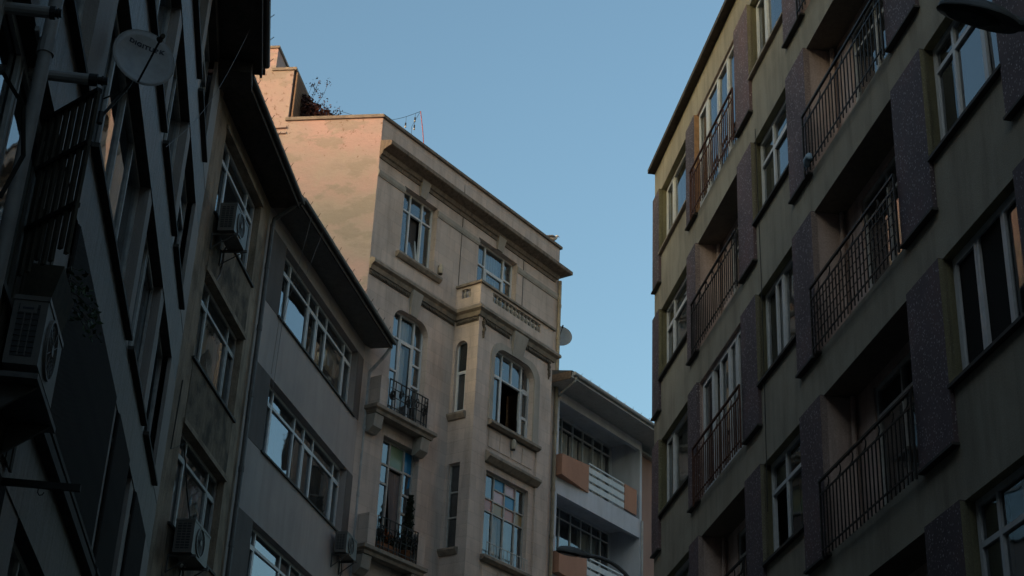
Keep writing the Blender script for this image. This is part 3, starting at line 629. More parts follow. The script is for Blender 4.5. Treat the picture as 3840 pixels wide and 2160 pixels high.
# ================================================================== beige ornamented town house
def town_house():
    B = FC.thing('town_house', 'beige stone town house with bay, carved cornices and sunlit side wall', 'building')
    W, OB = 'beige_stone', 0.77
    S0, S1, BL, BR = -0.08, 7.9, 3.32, 6.6
    left = lambda u, o, z: (BL-o, -u, z)
    m = MB(); m.wall(S0, S1, 0, 22.14, 0.0, [(0.97, 2.31, 19.42, 21.31, 0.2), (4.11, 5.87, 19.62, 21.34, 0.2), (0.97, 2.31, 15.16, 17.98, 0.2), (0.97, 2.31, 11.86, 14.66, 0.2), (0.97, 2.31, 8.5, 11.3, 0.2), (3.6, 6.4, 5.0, 18.3, 0.0)])
    arch_fill(m, 0.97, 2.31, 17.62, 17.979, -0.2, 0.0005, rx=0.36)
    m.build('wall', W, B)
    # party wall on the left with the stepped roof end
    hs = R(98.68-36.27)
    d2 = Vector((-math.cos(hs), -math.sin(hs))); n2 = Vector((d2.y, -d2.x))
    if n2.y*1.0 + n2.x*-1.0 < 0: n2 = -n2
    # unit vector along the party wall (s,w) and its outward normal (towards the viewer)
    def party(t, o, z): q = Vector((S0, 0.0)) + d2*t + n2*o; return (q.x, -q.y, z)
    pwm = MB(party); pwm.face([(0, 0, 0), (9, 0, 0), (9, 0, 22.74), (0, 0, 22.74)]); pwm.face([(2.45, 0, 22.74), (9, 0, 22.74), (9, 0, 24.28), (2.45, 0, 24.28)]); pwm.face([(2.94, 0, 24.28), (9, 0, 24.28), (9, 0, 24.98), (2.94, 0, 24.98)])
    pwm.build('party_wall', 'cream_plaster', B)
    MB(party).box(-0.02, 2.5, -0.3, 0.05, 22.742, 22.83).build('coping', 'sill_stone', B)
    # stair-head block on the roof: right face, lattice screen, copings
    q = MB(party); q.face([(2.45, 0, 22.74), (2.45, 0, 24.28), (2.45, -1.6, 24.28), (2.45, -1.6, 22.74)]); q.face([(2.94, 0, 24.28), (2.94, 0, 24.98), (2.94, -1.2, 24.98), (2.94, -1.2, 24.28)]); q.build('stair_head_wall', 'cream_plaster', B)
    MB(party).box(2.38, 3.02, -1.7, 0.04, 24.283, 24.36).build('coping', 'sill_stone', B)
    MB(party).box(2.90, 9.0, -1.3, 0.04, 24.983, 25.05).build('coping', 'sill_stone', B)
    MB(party).box(2.45, 2.95, -0.03, 0.05, 22.36, 22.42).build('string_course', 'cream_plaster', B); MB(party).box(2.45, 2.95, -0.03, 0.06, 22.52, 22.58).build('string_course', 'cream_plaster', B)
    lat = MB(party).box(2.36, 2.40, -1.5, -0.06, 22.84, 24.26).build('lattice_screen', 'lattice_brown', B)
    me = MB(party).box(2.345, 2.36, -0.018, 0.018, 22.86, 24.24).mesh('slat', 'lattice_brown')
    for i in range(18):
        o = link('slat', me, lat); v = Vector(party(0, -0.12-1.34*i/17, 0))-Vector(party(0, 0, 0)); o.location = v
    # roof deck and the remaining shell
    sh = MB(); sh.face([(S1, 0, 0), (S1, -9, 0), (S1, -9, 22.7), (S1, 0, 22.7)]); sh.face([(S1, -9, 0), (-4.5, -9, 0), (-4.5, -9, 22.7), (S1, -9, 22.7)]); sh.face([(S0, 0, 22.3), (S1, 0, 22.3), (S1, -9, 22.3), (-4.6, -9, 22.3)])
    sh.build('side_wall', W, B)
    # parapet, coping, crowning cornice
    MB().box(S0+0.01, S1-0.01, -0.22, -0.004, 22.14, 22.74).build('parapet', W, B)
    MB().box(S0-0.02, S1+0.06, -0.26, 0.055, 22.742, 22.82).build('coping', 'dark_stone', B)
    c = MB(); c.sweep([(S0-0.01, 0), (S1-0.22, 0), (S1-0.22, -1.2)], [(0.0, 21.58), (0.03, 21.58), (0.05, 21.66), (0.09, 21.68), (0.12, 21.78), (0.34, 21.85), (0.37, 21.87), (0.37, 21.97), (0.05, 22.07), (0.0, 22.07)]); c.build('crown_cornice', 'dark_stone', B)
    for a, b in ((S0, 0.97), (2.31, 4.11), (5.87, S1)):
        MB().prism([(0.0, 21.08), (0.02, 21.08), (0.045, 21.15), (0.045, 21.24), (0.0, 21.26)], 0, a, b).build('string_course', 'grey_stone', B)
    def key(a0, a1, b0, b1, z0, z1, w0, w1, mat='grey_stone'):
        q = MB(); i = [q.pt(p) for p in ((a0, w0, z0), (a1, w0, z0), (b1, w0, z1), (b0, w0, z1), (a0, w0+0.05, z0), (a1, w0+0.05, z0), (b1, w1, z1), (b0, w1, z1))]
        q.f += [[i[0], i[1], i[2], i[3]], [i[4], i[5], i[6], i[7]], [i[0], i[1], i[5], i[4]], [i[1], i[2], i[6], i[5]], [i[2], i[3], i[7], i[6]], [i[3], i[0], i[4], i[7]]]; q.build('keystone', mat, B)
    key(1.55, 1.79, 1.52, 1.86, 21.30, 21.80, -0.01, 0.12); key(4.90, 5.14, 4.86, 5.22, 21.34, 21.82, -0.01, 0.12); key(1.52, 1.80, 1.47, 1.86, 17.97, 18.60, -0.01, 0.13)
    # top floor windows
    w1 = window(B, front, 0.97, 2.31, 19.42, 21.31, -0.16, vs=(1.41, 1.90), hs=(20.78,), cells={(1, 0): 'o d'}, fw=0.05, mw=0.05)
    # tilted open sash
    ts = MB(); 
    for bx in ((1.44, 1.49, 0, 1.28), (1.83, 1.88, 0, 1.28), (1.49, 1.83, 0, 0.05), (1.49, 1.83, 1.23, 1.28)):
        i = []
        for a in bx[:2]:
            for zz in bx[2:]:
                for dw in (0, 0.04): i.append(ts.pt((a, -0.17-0.16*zz-dw, 19.48+zz)))
        for f in ((0, 1, 3, 2), (4, 6, 7, 5), (0, 4, 5, 1), (2, 3, 7, 6), (0, 2, 6, 4), (1, 5, 7, 3)): ts.f.append([i[k] for k in f])
    so = ts.build('sash', 'white_frame', w1)
    pm = MB(); pm.face([(1.49, -0.20, 19.53), (1.83, -0.20, 19.53), (1.83, -0.387, 20.71), (1.49, -0.387, 20.71)]); pm.build('pane', 'glass', w1, recalc=False)
    MB().prism([(0.0, 19.26), (0.06, 19.26), (0.12, 19.34), (0.12, 19.40), (-0.18, 19.415), (-0.18, 19.3)], 0, 0.82, 2.56).build('sill', 'sill_stone', w1)
    window(B, front, 4.11, 5.87, 19.62, 21.34, -0.16, vs=(4.62, 5.46), hs={0: (20.70,), 1: (20.66,), 2: (20.72,)}, cells={(1, 0): 's C', (0, 1): 'C', (1, 1): 'C', (2, 1): 'C'}, fw=0.05, mw=0.05)
    # second cornice that wraps the bay, with carved frieze
    path = [(S0, 0), (BL, 0), (BL, OB), (BR, OB), (BR, 0)]
    c = MB(); c.sweep(path, [(0.0, 18.52), (0.05, 18.52), (0.09, 18.62), (0.17, 18.67), (0.17, 18.74), (0.12, 18.80), (0.0, 18.82)]); c.build('string_cornice', 'sill_stone', B)
    fr = MB(); rr = random.Random(3)
    def frieze(fm, a, b, w, z0, z1):
        q = MB(fm); q.box(a, b, w-0.01, w+0.02, z0, z1); x = a+0.02
        while x < b-0.05:
            l = rr.uniform(0.045, 0.08); zc = (z0+z1)/2 + rr.uniform(-0.015, 0.015)
            q.prism([(x, zc), (x+l*0.5, z0+0.005), (x+l, zc), (x+l*0.5, z1-0.005)], 1, w+0.02, w+rr.uniform(0.04, 0.06)); x += l*0.9
        o = q.build('frieze', 'frieze_dark', B); o['kind'] = 'stuff'
    frieze(front, S0+0.02, 1.45, 0.0, 18.385, 18.515); frieze(front, 1.89, BL-0.05, 0.0, 18.385, 18.515); frieze(left, 0.06, OB-0.01, 0.0, 18.385, 18.515)
    frieze(front, 3.55, 4.62, OB, 18.385, 18.515); frieze(front, 5.30, 6.40, OB, 18.385, 18.515)
    for x in (3.50, 6.42):                                    # hanging garlands at the bay's corners
        q = MB()
        for i in range(16):
            t = i/15; ww = 0.075*(1-0.75*t); xx = x+rr.uniform(-ww, ww)*0.6; z = 18.50-0.50*t
            q.prism([(xx-ww*0.7, z), (xx, z-0.045), (xx+ww*0.7, z), (xx, z+0.045)], 1, OB, OB+rr.uniform(0.03, 0.07))
        q.build('garland', 'frieze_dark', B)
    # bay walls
    m = MB(); m.wall(BL, BR, 0, 18.52, OB, [(4.03, 5.79, 15.95, 17.98, 0.2), (3.87, 6.04, 5.0, 15.80, 0.05)]); arch_fill(m, 4.03, 5.79, 17.58, 17.979, OB-0.2, OB+0.0005, rx=0.42)
    m.build('bay_wall', W, B)
    m = MB(); m.wall(3.87, 6.04, 5.0, 15.80, OB-0.05, [(4.02, 5.81, 12.55, 14.68, 0.16)]); m.build('bay_wall', W, B)
    m = MB(left); m.wall(0.0, OB, 0, 18.52, 0.0, [(0.09, 0.45, 16.02, 17.94, 0.13), (0.09, 0.44, 12.6, 14.7, 0.13)]); arch_fill(m, 0.09, 0.45, 17.75, 17.939, -0.13, 0.0005); m.build('bay_wall', W, B)
    m = MB(); m.face([(BR, 0, 0), (BR, OB, 0), (BR, OB, 18.52), (BR, 0, 18.52)]); m.build('bay_wall', W, B)
    # arched surround
    def arch_pts(a, b, zs, zt, rx, n=8):
        L = [(a, 15.96)] + [(a+rx*(1-math.cos(math.pi/2*k/n)), zs+(zt-zs)*math.sin(math.pi/2*k/n)) for k in range(n+1)]
        Rr = [(b-rx*(1-math.cos(math.pi/2*k/n)), zs+(zt-zs)*math.sin(math.pi/2*k/n)) for k in range(n, -1, -1)] + [(b, 15.96)]
        return L + Rr
    oa, ia = arch_pts(3.88, 6.03, 17.66, 18.14, 0.48), arch_pts(4.03, 5.79, 17.58, 17.98, 0.42)
    q = MB()
    for (p0, p1, r0, r1) in zip(oa, oa[1:], ia, ia[1:]):
        i = [q.pt((p[0], ww, p[1])) for ww in (OB-0.01, OB+0.03) for p in (p0, p1, r1, r0)]
        q.f += [[i[4], i[5], i[6], i[7]], [i[0], i[1], i[5], i[4]], [i[2], i[3], i[7], i[6]]]
    q.build('window_surround', 'grey_stone', B)
    key(4.74, 5.16, 4.67, 5.26, 17.98, 18.62, OB-0.01, OB+0.16)
    wb = window(B, front, 4.03, 5.79, 15.95, 17.98, OB-0.15, vs=(4.56, 5.43), hs={0: (17.30,), 1: (17.28,), 2: (17.30, 16.6)}, cells={(0, 0): 's C', (1, 0): 'o', (1, 1): 'o', (2, 0): 's', (2, 1): 's C'}, fw=0.05, mw=0.04, label='tall arched bay window with its middle casements open')
    MB().box(4.975, 5.015, OB-0.205, OB-0.147, 17.303, 17.925).build('mullion', 'white_frame', wb)
    for x0, x1 in ((4.583, 4.975), (5.015, 5.407)): pane_obj(wb, front, x0, x1, 17.30, 17.925, OB-0.18, 'glass')
    MB().prism([(OB-0.15, 15.945), (OB+0.13, 15.92), (OB+0.13, 15.85), (OB+0.05, 15.80), (OB-0.02, 15.80), (OB-0.15, 15.8)], 0, 3.90, 6.06).build('sill', 'sill_stone', wb)
    for a, b in ((4.02, 4.46), (4.50, 4.94), (4.98, 5.42), (5.46, 5.88)): MB().box(a, b, OB-0.06, OB-0.03, 15.28, 15.72).build('raised_panel', W, B)
    MB().prism([(OB-0.05, 14.84), (OB+0.03, 14.86), (OB+0.15, 14.97), (OB+0.15, 15.03), (OB-0.05, 15.18)], 0, 3.875, 6.10).build('window_hood', 'sill_stone', B)
    cl = {(0, 1): 'film_rose', (1, 3): 'film_blue', (1, 2): 'film_pink', (1, 1): 'film_ochre', (2, 3): 'film_pink', (2, 2): 'film_blue', (2, 1): 'film_rose', (3, 1): 'film_ochre', (0, 0): 'C', (1, 0): 'c L', (2, 0): 'C', (3, 0): 'd'}
    wl = window(B, front, 4.02, 5.81, 12.55, 14.68, OB-0.16, vs=(4.50, 4.96, 5.42), hs={0: (13.72, 14.04), 1: (13.72, 14.03, 14.35), 2: (13.72, 14.03, 14.36), 3: (13.72, 14.05)}, cells=cl, fmat='aged_frame', fw=0.045, mw=0.032, label='bay window with blue, pink and ochre coloured panes')
    MB().prism([(OB-0.2, 12.545), (OB+0.12, 12.52), (OB+0.12, 12.45), (OB+0.04, 12.39), (OB-0.2, 12.39)], 0, 3.88, 6.06).build('sill', 'sill_stone', wl)
    r = MB(); r.box(4.06, 5.78, OB+0.03, OB+0.045, 12.86, 12.88); r.box(4.06, 5.78, OB+0.03, OB+0.045, 12.56, 12.575); ro = r.build('window_guard', 'aged_frame', B)
    for k in range(13): MB().box(4.07+0.14*k, 4.082+0.14*k, OB+0.032, OB+0.043, 12.53, 12.86).build('bar', 'aged_frame', ro)
    for a, b in ((4.02, 4.62), (4.66, 5.25), (5.29, 5.88)): MB().box(a, b, OB-0.06, OB-0.03, 11.7, 12.3).build('raised_panel', W, B)
    ws = window(B, left, 0.09, 0.45, 16.02, 17.94, -0.09, hs=(17.12,), cells={(0, 0): 's', (0, 1): 'L'}, fw=0.035, mw=0.04)
    MB(left).prism([(-0.1, 16.015), (0.11, 15.98), (0.11, 15.93), (0.04, 15.82), (-0.01, 15.82), (-0.1, 15.9)], 0, -0.02, 0.53).build('sill', 'sill_stone', ws)
    ws = window(B, left, 0.09, 0.44, 12.6, 14.7, -0.09, hs=(13.35, 13.98), cells={}, fmat='aged_frame', fw=0.035, mw=0.035)
    MB(left).prism([(-0.1, 12.595), (0.11, 12.56), (0.11, 12.51), (0.04, 12.40), (-0.01, 12.40), (-0.1, 12.5)], 0, -0.02, 0.53).build('sill', 'sill_stone', ws)
    # balcony box on the bay: parapet with balustrades
    T = 0.13
    def pierced(fm, a, b, w0, w1, ops):
        q = MB(fm)
        for (z0, z1) in ((18.82, 19.12), (19.38, 19.44)): q.box(a, b, w0, w1, z0, z1)
        xs = [a] + [x for o in ops for x in o] + [b]
        for x0, x1 in zip(xs[::2], xs[1::2]): q.box(x0, x1, w0, w1, 19.12, 19.38)
        return q.build('balcony_parapet', W, B)
    pierced(front, BL, BR, OB-T, OB-0.001, [(3.84, 6.0)]); pierced(left, 0.0, OB-T-0.001, -T, -0.001, [(0.16, 0.45)])
    q = MB(); q.sweep([(BL, 0), (BL, OB), (BR, OB), (BR, 0)], [(-0.17, 19.442), (0.06, 19.442), (0.06, 19.50), (0.02, 19.535), (-0.17, 19.535)]); q.build('coping', 'sill_stone', B)
    bal = MB(ident).lathe([(0.05, 0), (0.05, 0.03), (0.025, 0.05), (0.055, 0.11), (0.05, 0.15), (0.02, 0.21), (0.045, 0.235), (0.045, 0.26)], 0, 0, 8).mesh('baluster', 'grey_stone', smooth=False)
    for i in range(13):
        o = link('baluster', bal, B); o.location = (3.84+2.16*(i+0.5)/13, -(OB-T/2), 19.12)
    for i in range(2):
        o = link('baluster', bal, B); o.location = (BL+T/2, -(0.16+0.29*(i+0.5)/2), 19.12)
    # french windows with stone balconies
    d1 = window(B, front, 0.97, 2.31, 15.16, 17.98, -0.16, vs=(1.42, 1.95), hs={0: (17.30, 16.45), 1: (17.30,), 2: (17.32, 16.85, 16.3)}, cells={(0, 0): 'S', (0, 1): 'S', (0, 2): 'S', (1, 0): 's c L', (1, 1): 'c L'}, fw=0.05, mw=0.05)
    d2_ = window(B, front, 0.97, 2.31, 11.86, 14.66, -0.16, vs=(1.42, 1.95), hs={0: (14.06, 13.6), 1: (14.06,), 2: (14.08, 13.55, 13.1)}, cells={(0, 0): 'S', (0, 1): 'S', (0, 2): 'S', (1, 0): 'o', (1, 1): 'film_green', (2, 0): 'S', (2, 1): 'S', (2, 3): 'film_blue'}, fmat='aged_frame', fw=0.05, mw=0.05)
    drape(d2_, front, 1.48, 1.92, 11.9, 14.0, -0.24, 'curtain_mauve', folds=5, pinch=0.45)
    for zb in (15.12, 11.82):
        sl = MB(); sl.sweep([(0.24, -0.02), (0.24, 0.36), (2.42, 0.36), (2.42, -0.02)][::1], [(-0.3, zb-0.19), (-0.05, zb-0.19), (-0.03, zb-0.12), (0.03, zb-0.08), (0.03, zb), (-0.3, zb)])
        sl.box(0.26, 2.40, 0.003, 0.30, zb-0.15, zb-0.006); sb = sl.build('balcony_slab', 'sill_stone', B)
        for a in (0.30, 2.02):
            MB().prism([(0.0, zb-0.62), (0.10, zb-0.62), (0.24, zb-0.50), (0.28, zb-0.20), (0.0, zb-0.20)], 0, a, a+0.30).build('bracket', 'grey_stone', B)
        for a, b in ((0.34, 0.62), (2.08, 2.36)): MB().box(a, b, 0.003, 0.33, zb+0.002, zb+0.74).build('balcony_pier', W, B)
        r = MB(); zt = zb+0.76
        r.box(0.63, 2.07, 0.335, 0.36, zt-0.02, zt); r.box(0.63, 2.07, 0.34, 0.355, zb+0.08, zb+0.10); r.box(0.63, 2.07, 0.34, 0.355, zt-0.22, zt-0.205); r.box(0.63, 2.07, 0.34, 0.355, zt-0.42, zt-0.405)
        ro = r.build('railing', 'black_iron', B)
        for x in (0.64, 0.75, 0.86, 1.05, 1.24, 1.35, 1.46, 1.65, 1.84, 1.95, 2.055): MB().box(x-0.010, x+0.010, 0.338, 0.357, zb, zt-0.02).build('bar', 'black_iron', ro)
        for x, sg in ((0.75, 1), (0.78, -1), (0.72, 1), (1.28, 1), (1.41, -1), (1.35, 1), (1.33, -1), (1.95, 1), (1.92, -1), (1.98, -1), (1.05, 1), (1.65, -1)):
            sp = []
            z0 = zb+PR.uniform(0.30, 0.5)
            for i in range(22):
                t = i/21*2.6*math.pi; rad = 0.15*(1-i/26); sp.append((x+sg*rad*0.55*math.cos(t), 0.365+0.015*math.sin(t), z0+rad*math.sin(t)))
            MB().tube(sp, 0.013, 5).build('scroll', 'black_iron', ro)
    MB().box(0.5, 7.8, -1.6, -1.55, 0.2, 22.2).build('dark_backing', 'screen_backing_dark', B)  # near-black sheet added so open casements look dark inside
    # rain pipe, wall cable, crack lines
    p = MB(); p.tube([(S1-0.02, 0.06, 21.68), (S1-0.02, 0.06, 0.2)], 0.05, 8); po = p.build('downpipe', 'beige_pipe', B)
    for z in (20.9, 19.9, 18.9, 17.1, 15.5, 14.2, 12.5): MB().tube([(S1-0.02, 0.06, z-0.04), (S1-0.02, 0.06, z+0.04)], 0.062, 8).build('pipe_collar', 'beige_pipe', po)
    MB().tube([(3.36, -0.02, 22.72), (3.37, 0.012, 22.2), (3.34, 0.30, 22.0), (3.35, 0.02, 21.7), (3.34, 0.012, 19.54)], 0.009, 4).build('wall_cable', 'cable_black', B)
    MB().tube([(6.15, 0.012, 21.7), (6.16, 0.012, 19.5)], 0.008, 4).build('wall_cable', 'cable_black', B)
    # rendered ashlar: slightly proud course blocks on the plain wall strips
    return B
town_house()

# ================================================================== white block with peach balconies beyond
def block_white():
    B = FE.thing('apartment_building', 'bluish white apartment block with peach balcony boxes under a pale eave', 'building')
    S1 = 4.62; D = -0.97
    FL = [(16.04, 18.16), (13.37, 15.49), (10.7, 12.82)]
    m = MB(); m.wall(0.0, S1, 0, 18.43, 0.0, [(0.2, 4.5, z0, z1, 0.0) for z0, z1 in FL]); m.build('wall', 'blue_white', B)
    shell(B, 0.0, S1, 0.0, 8, 18.43, 'blue_white')
    for i, (z0, z1) in enumerate(FL):
        m = MB(); m.wall(0.2, 4.5, z0, z1+0.27, D, [(0.9, 4.46, z0+0.05, z1+0.25, 0.08)]); m.reveal(0.2, 4.5, z0, z1, 0.0, D, 'LRB')
        m.face([(0.2, 0.0, z1), (4.5, 0.0, z1), (4.5, -0.12, z1), (0.2, -0.12, z1)]); m.face([(0.2, -0.12, z1), (4.5, -0.12, z1), (4.5, -0.12, z1+0.27), (0.2, -0.12, z1+0.27)]); m.face([(0.2, -0.12, z1+0.27), (4.5, -0.12, z1+0.27), (4.5, D, z1+0.27), (0.2, D, z1+0.27)])
        m.face([(4.5, 0, z1), (4.5, D, z1), (4.5, D, z1+0.27), (4.5, 0, z1+0.27)])
        m.build('loggia_wall', 'blue_white', B)
        vs = (1.30, 1.84, 2.41, 2.95, 3.50, 4.00)
        cells = {(k, 0): 'c L' for k in range(7)} if i == 0 else {0: 'w', (0, 0): 'S', (1, 0): 'S', (2, 0): 'S', (3, 0): 'd', (4, 0): 'C', (5, 0): 'C', (6, 0): 'd'}
        for k in range(7): cells[(k, 1)] = 'd'
        window(B, front, 0.9, 4.46, z0+0.05, z1+0.25, D-0.02, vs=vs, hs=(z1-0.05,), cells=cells, fw=0.04, mw=0.035)
        # peach balcony boxes and white slatted railing
        zb = z0-0.08; q = MB()
        P = [(0.04, 0.24, zb-0.02, zb+0.56), (1.70, 0.035, zb+0.0, zb+0.80)]; i = []
        for (sx_, wx, za, zt) in P:
            for ww in (wx, -0.02):
                for zz in (za, zt): i.append(q.pt((sx_, ww, zz)))
        for f in ((0, 1, 3, 2), (4, 6, 7, 5), (0, 4, 5, 1), (2, 3, 7, 6), (0, 2, 6, 4), (1, 5, 7, 3)): q.f.append([i[k] for k in f])
        q.build('balcony_box', 'peach_paint', B)
        q = MB(); q.box(3.62, 4.28, -0.02, 0.035, zb+0.13, zb+0.88); q.build('balcony_box', 'peach_paint', B)
        r = MB(); r.box(1.71, 3.61, -0.005, 0.025, zb+0.84, zb+0.88)
        ro = r.build('railing', 'white_frame', B)
        for x in (1.74, 2.36, 2.98, 3.58): MB().box(x-0.015, x+0.015, -0.012, 0.008, zb+0.08, zb+0.84).build('post', 'white_frame', ro)
        for zz in (zb+0.14, zb+0.37, zb+0.60): MB().box(1.715, 3.605, 0.009, 0.025, zz, zz+0.16).build('slat', 'white_frame', ro)
    # eave
    MB().box(-0.45, 6.2, -0.3, 0.80, 18.44, 18.48).build('eave_soffit', 'eave_white', B)
    MB().box(-0.45, 6.2, 0.80, 0.83, 18.41, 18.58).build('fascia', 'gutter_white', B)
    MB().box(-0.48, -0.45, -0.3, 0.78, 18.40, 18.62).build('verge_board', 'lattice_brown', B)
    g = MB(); g.tube([(-0.45, 0.88, 18.53), (6.2, 0.88, 18.53)], 0.055, 8); go = g.build('gutter', 'gutter_white', B)
    hk = MB().tube([(0, 0.92, 18.50), (0.012, 0.96, 18.60)], 0.008, 4).mesh('gutter_hook', 'gutter_white')
    for i in range(12): link('gutter_hook', hk, go).location = (-0.2+0.45*i, 0, 0)
    p = MB(); p.tube([(-0.30, 0.86, 18.48), (-0.30, 0.80, 18.36), (-0.10, 0.25, 18.22), (0.0, 0.08, 18.16), (0.0, 0.05, 17.9)], 0.035, 8); p.build('downpipe', 'gutter_white', B)
    p = MB(); p.tube([(S1-0.05, 0.05, 16.0), (S1-0.05, 0.05, 0.2)], 0.035, 8); p.build('downpipe', 'gutter_white', B)
    m = MB(); m.prism([(0.82, 18.59), (0.82, 18.62), (-3.5, 19.6), (-8, 19.3), (-8, 18.52), (-0.31, 18.52)], 0, -0.47, 6.2); m.build('roof', 'roof_grey', B)
    MB().box(0.3, 4.4, -2.2, -2.15, 0.2, 18.4).build('dark_backing', 'blind_backing_dark', B)  # interior darkness painted as a sheet behind the glazing
    MB().tube([(0.35, -0.5, 18.05), (0.62, -0.35, 18.04)], 0.05, 8).build('ceiling_lamp', 'white_frame', B)
    return B
block_white()
def block_pink():
    B = FE.thing('apartment_building', 'sliver of pink rendered building between the white block and the olive block', 'building')
    MB().box(4.66, 9.5, -8, -0.25, 0, 18.2).build('wall', 'pink_wall', B)
    MB().prism([(-0.08, 18.203), (-0.08, 18.27), (-4.0, 18.8), (-8.0, 18.27), (-8.0, 18.203)], 0, 4.66, 9.5).build('roof', 'zinc_sheet', B)
    return B
block_pink()

# ================================================================== things on the facades
def wmap(F): return lambda a, w, z: tuple(F.world(a, w, z))
def ac_unit(F, s0, s1, w0, w1, z0, z1, label, plate=False, legs=True):
    """outdoor air conditioner: fan face outwards, coil grille on the end that faces the viewer"""
    B = F.thing('air_conditioner', label, 'air conditioner', 'air conditioners on the left facades')
    cs, cz = s0+(s1-s0)*0.42, (z0+z1)/2; rad = (z1-z0)*0.42
    m = MB(); m.box(s0, s1, w0, w1, z0, z1); m.box(s0-0.008, s1+0.008, w0-0.004, w1+0.008, z1-0.03, z1+0.006); bo = m.build('casing', 'ac_white', B)
    ring = MB(); n = 28
    prof = [(rad*1.02, 0.0), (rad*1.02, 0.02), (rad*0.94, 0.02), (rad*0.94, 0.0)]
    rg = [[ring.pt((cs+r*math.cos(2*math.pi*j/n), w1+0.001+h, cz+r*math.sin(2*math.pi*j/n))) for j in range(n)] for r, h in prof]
    for a, b in zip(rg, rg[1:]):
        for j in range(n): ring.f.append([a[j], a[(j+1) % n], b[(j+1) % n], b[j]])
    ring.build('fan_ring', 'ac_white', B)
    disc = MB(); disc.face([(cs+rad*0.94*math.cos(2*math.pi*j/n), w1+0.003, cz+rad*0.94*math.sin(2*math.pi*j/n)) for j in range(n)]); disc.build('fan_opening', 'ac_grille', B, recalc=False)
    gr = MB()
    for k in range(1, 6):
        rr = rad*0.94*k/6; gr.tube([(cs+rr*math.cos(2*math.pi*j/20), w1+0.016, cz+rr*math.sin(2*math.pi*j/20)) for j in range(21)], 0.003, 4, cap=False)
    for k in range(6):
        t = math.pi*k/6; gr.tube([(cs-rad*0.95*math.cos(t), w1+0.018, cz-rad*0.95*math.sin(t)), (cs+rad*0.95*math.cos(t), w1+0.018, cz+rad*0.95*math.sin(t))], 0.003, 4)
    gr.build('fan_guard', 'ac_white', B)
    hub = MB(); hub.tube([(cs, w1+0.004, cz), (cs, w1+0.026, cz)], rad*0.2, 12); hub.build('fan_hub', 'ac_white', B)
    g = MB(); g.box(s0-0.004, s0-0.001, w0+0.04, w1-0.05, z0+0.06, z1-0.06); go = g.build('coil_grille', 'ac_grille', B)
    nb = 9; me = MB().box(s0-0.011, s0-0.004, w0+0.04, w1-0.05, -0.006, 0.006).mesh('grille_bar', 'ac_grille' if plate else 'ac_white')
    for k in range(nb): link('grille_bar', me, go).location = (0, 0, z0+0.07+(z1-z0-0.14)*(k+0.5)/nb)
    for k in range(2):
        ww = w0+0.04+(w1-w0-0.09)*(k+1)/3; MB().box(s0-0.012, s0-0.004, ww-0.004, ww+0.004, z0+0.06, z1-0.06).build('grille_bar', 'ac_white', go)
    hz = MB(); hz.tube([(s1-0.10, w0+0.02, z0+0.12), (s1-0.04, w0*0.4, z0+0.02), (s1+0.05, 0.03, z0-0.16), (s1+0.02, 0.02, z0-0.42), (s1-0.12, 0.012, z0-0.62), (s1-0.14, -0.03, z0-0.70)], 0.017, 6); hz.build('hose', 'cable_grey', B)
    if plate:
        q = MB(); q.box(s0-0.014, s0-0.006, w0+0.05, w0+0.17, z1-0.13, z1-0.065); qo = q.build('name_plate', 'ac_white', B); MB().box(s0-0.016, s0-0.0141, w0+0.07, w0+0.15, z1-0.105, z1-0.09).build('print', 'dish_print', qo)
    if legs:
        for x in (s0+0.08, s1-0.1):
            m = MB(); m.box(x, x+0.035, 0.004, w1+0.06, z0-0.045, z0-0.005); m.box(x+0.002, x+0.033, 0.004, 0.03, z0-0.30, z0-0.045); m.tube([(x+0.017, 0.02, z0-0.28), (x+0.017, w1, z0-0.04)], 0.012, 4); m.build('bracket', 'gutter_metal', B)
    return B
ac_unit(FB1, -3.42, -2.62, 0.12, 0.41, 14.10, 14.62, 'pale air conditioner under the top window of the brown stained building')
ac_unit(FB1, -3.25, -2.35, 0.10, 0.40, 8.55, 9.08, 'air conditioner with dark end grille at the bottom window of the brown stained building')
ac_unit(FB2, 5.55, 6.28, 0.08, 0.34, 11.30, 11.74, 'small air conditioner at lower right of the grey building beside its downpipe')
ac_unit(FA, -12.85, -12.05, 0.08, 0.32, 5.86, 6.38, 'dark air conditioner with white rimmed grille on the far left block', plate=True, legs=False)
q = FA.thing('bracket_shelf', 'dark metal shelf under the air conditioner on the far left block', 'shelf')
m = MB(); m.box(-12.95, -11.9, 0.004, 0.36, 5.72, 5.76); m.build('shelf_plate', 'gutter_metal', q)
for x in (-12.8, -12.05): MB().prism([(0.0, 5.45), (0.0, 5.718), (0.34, 5.718)], 0, x, x+0.03).build('bracket', 'gutter_metal', q)

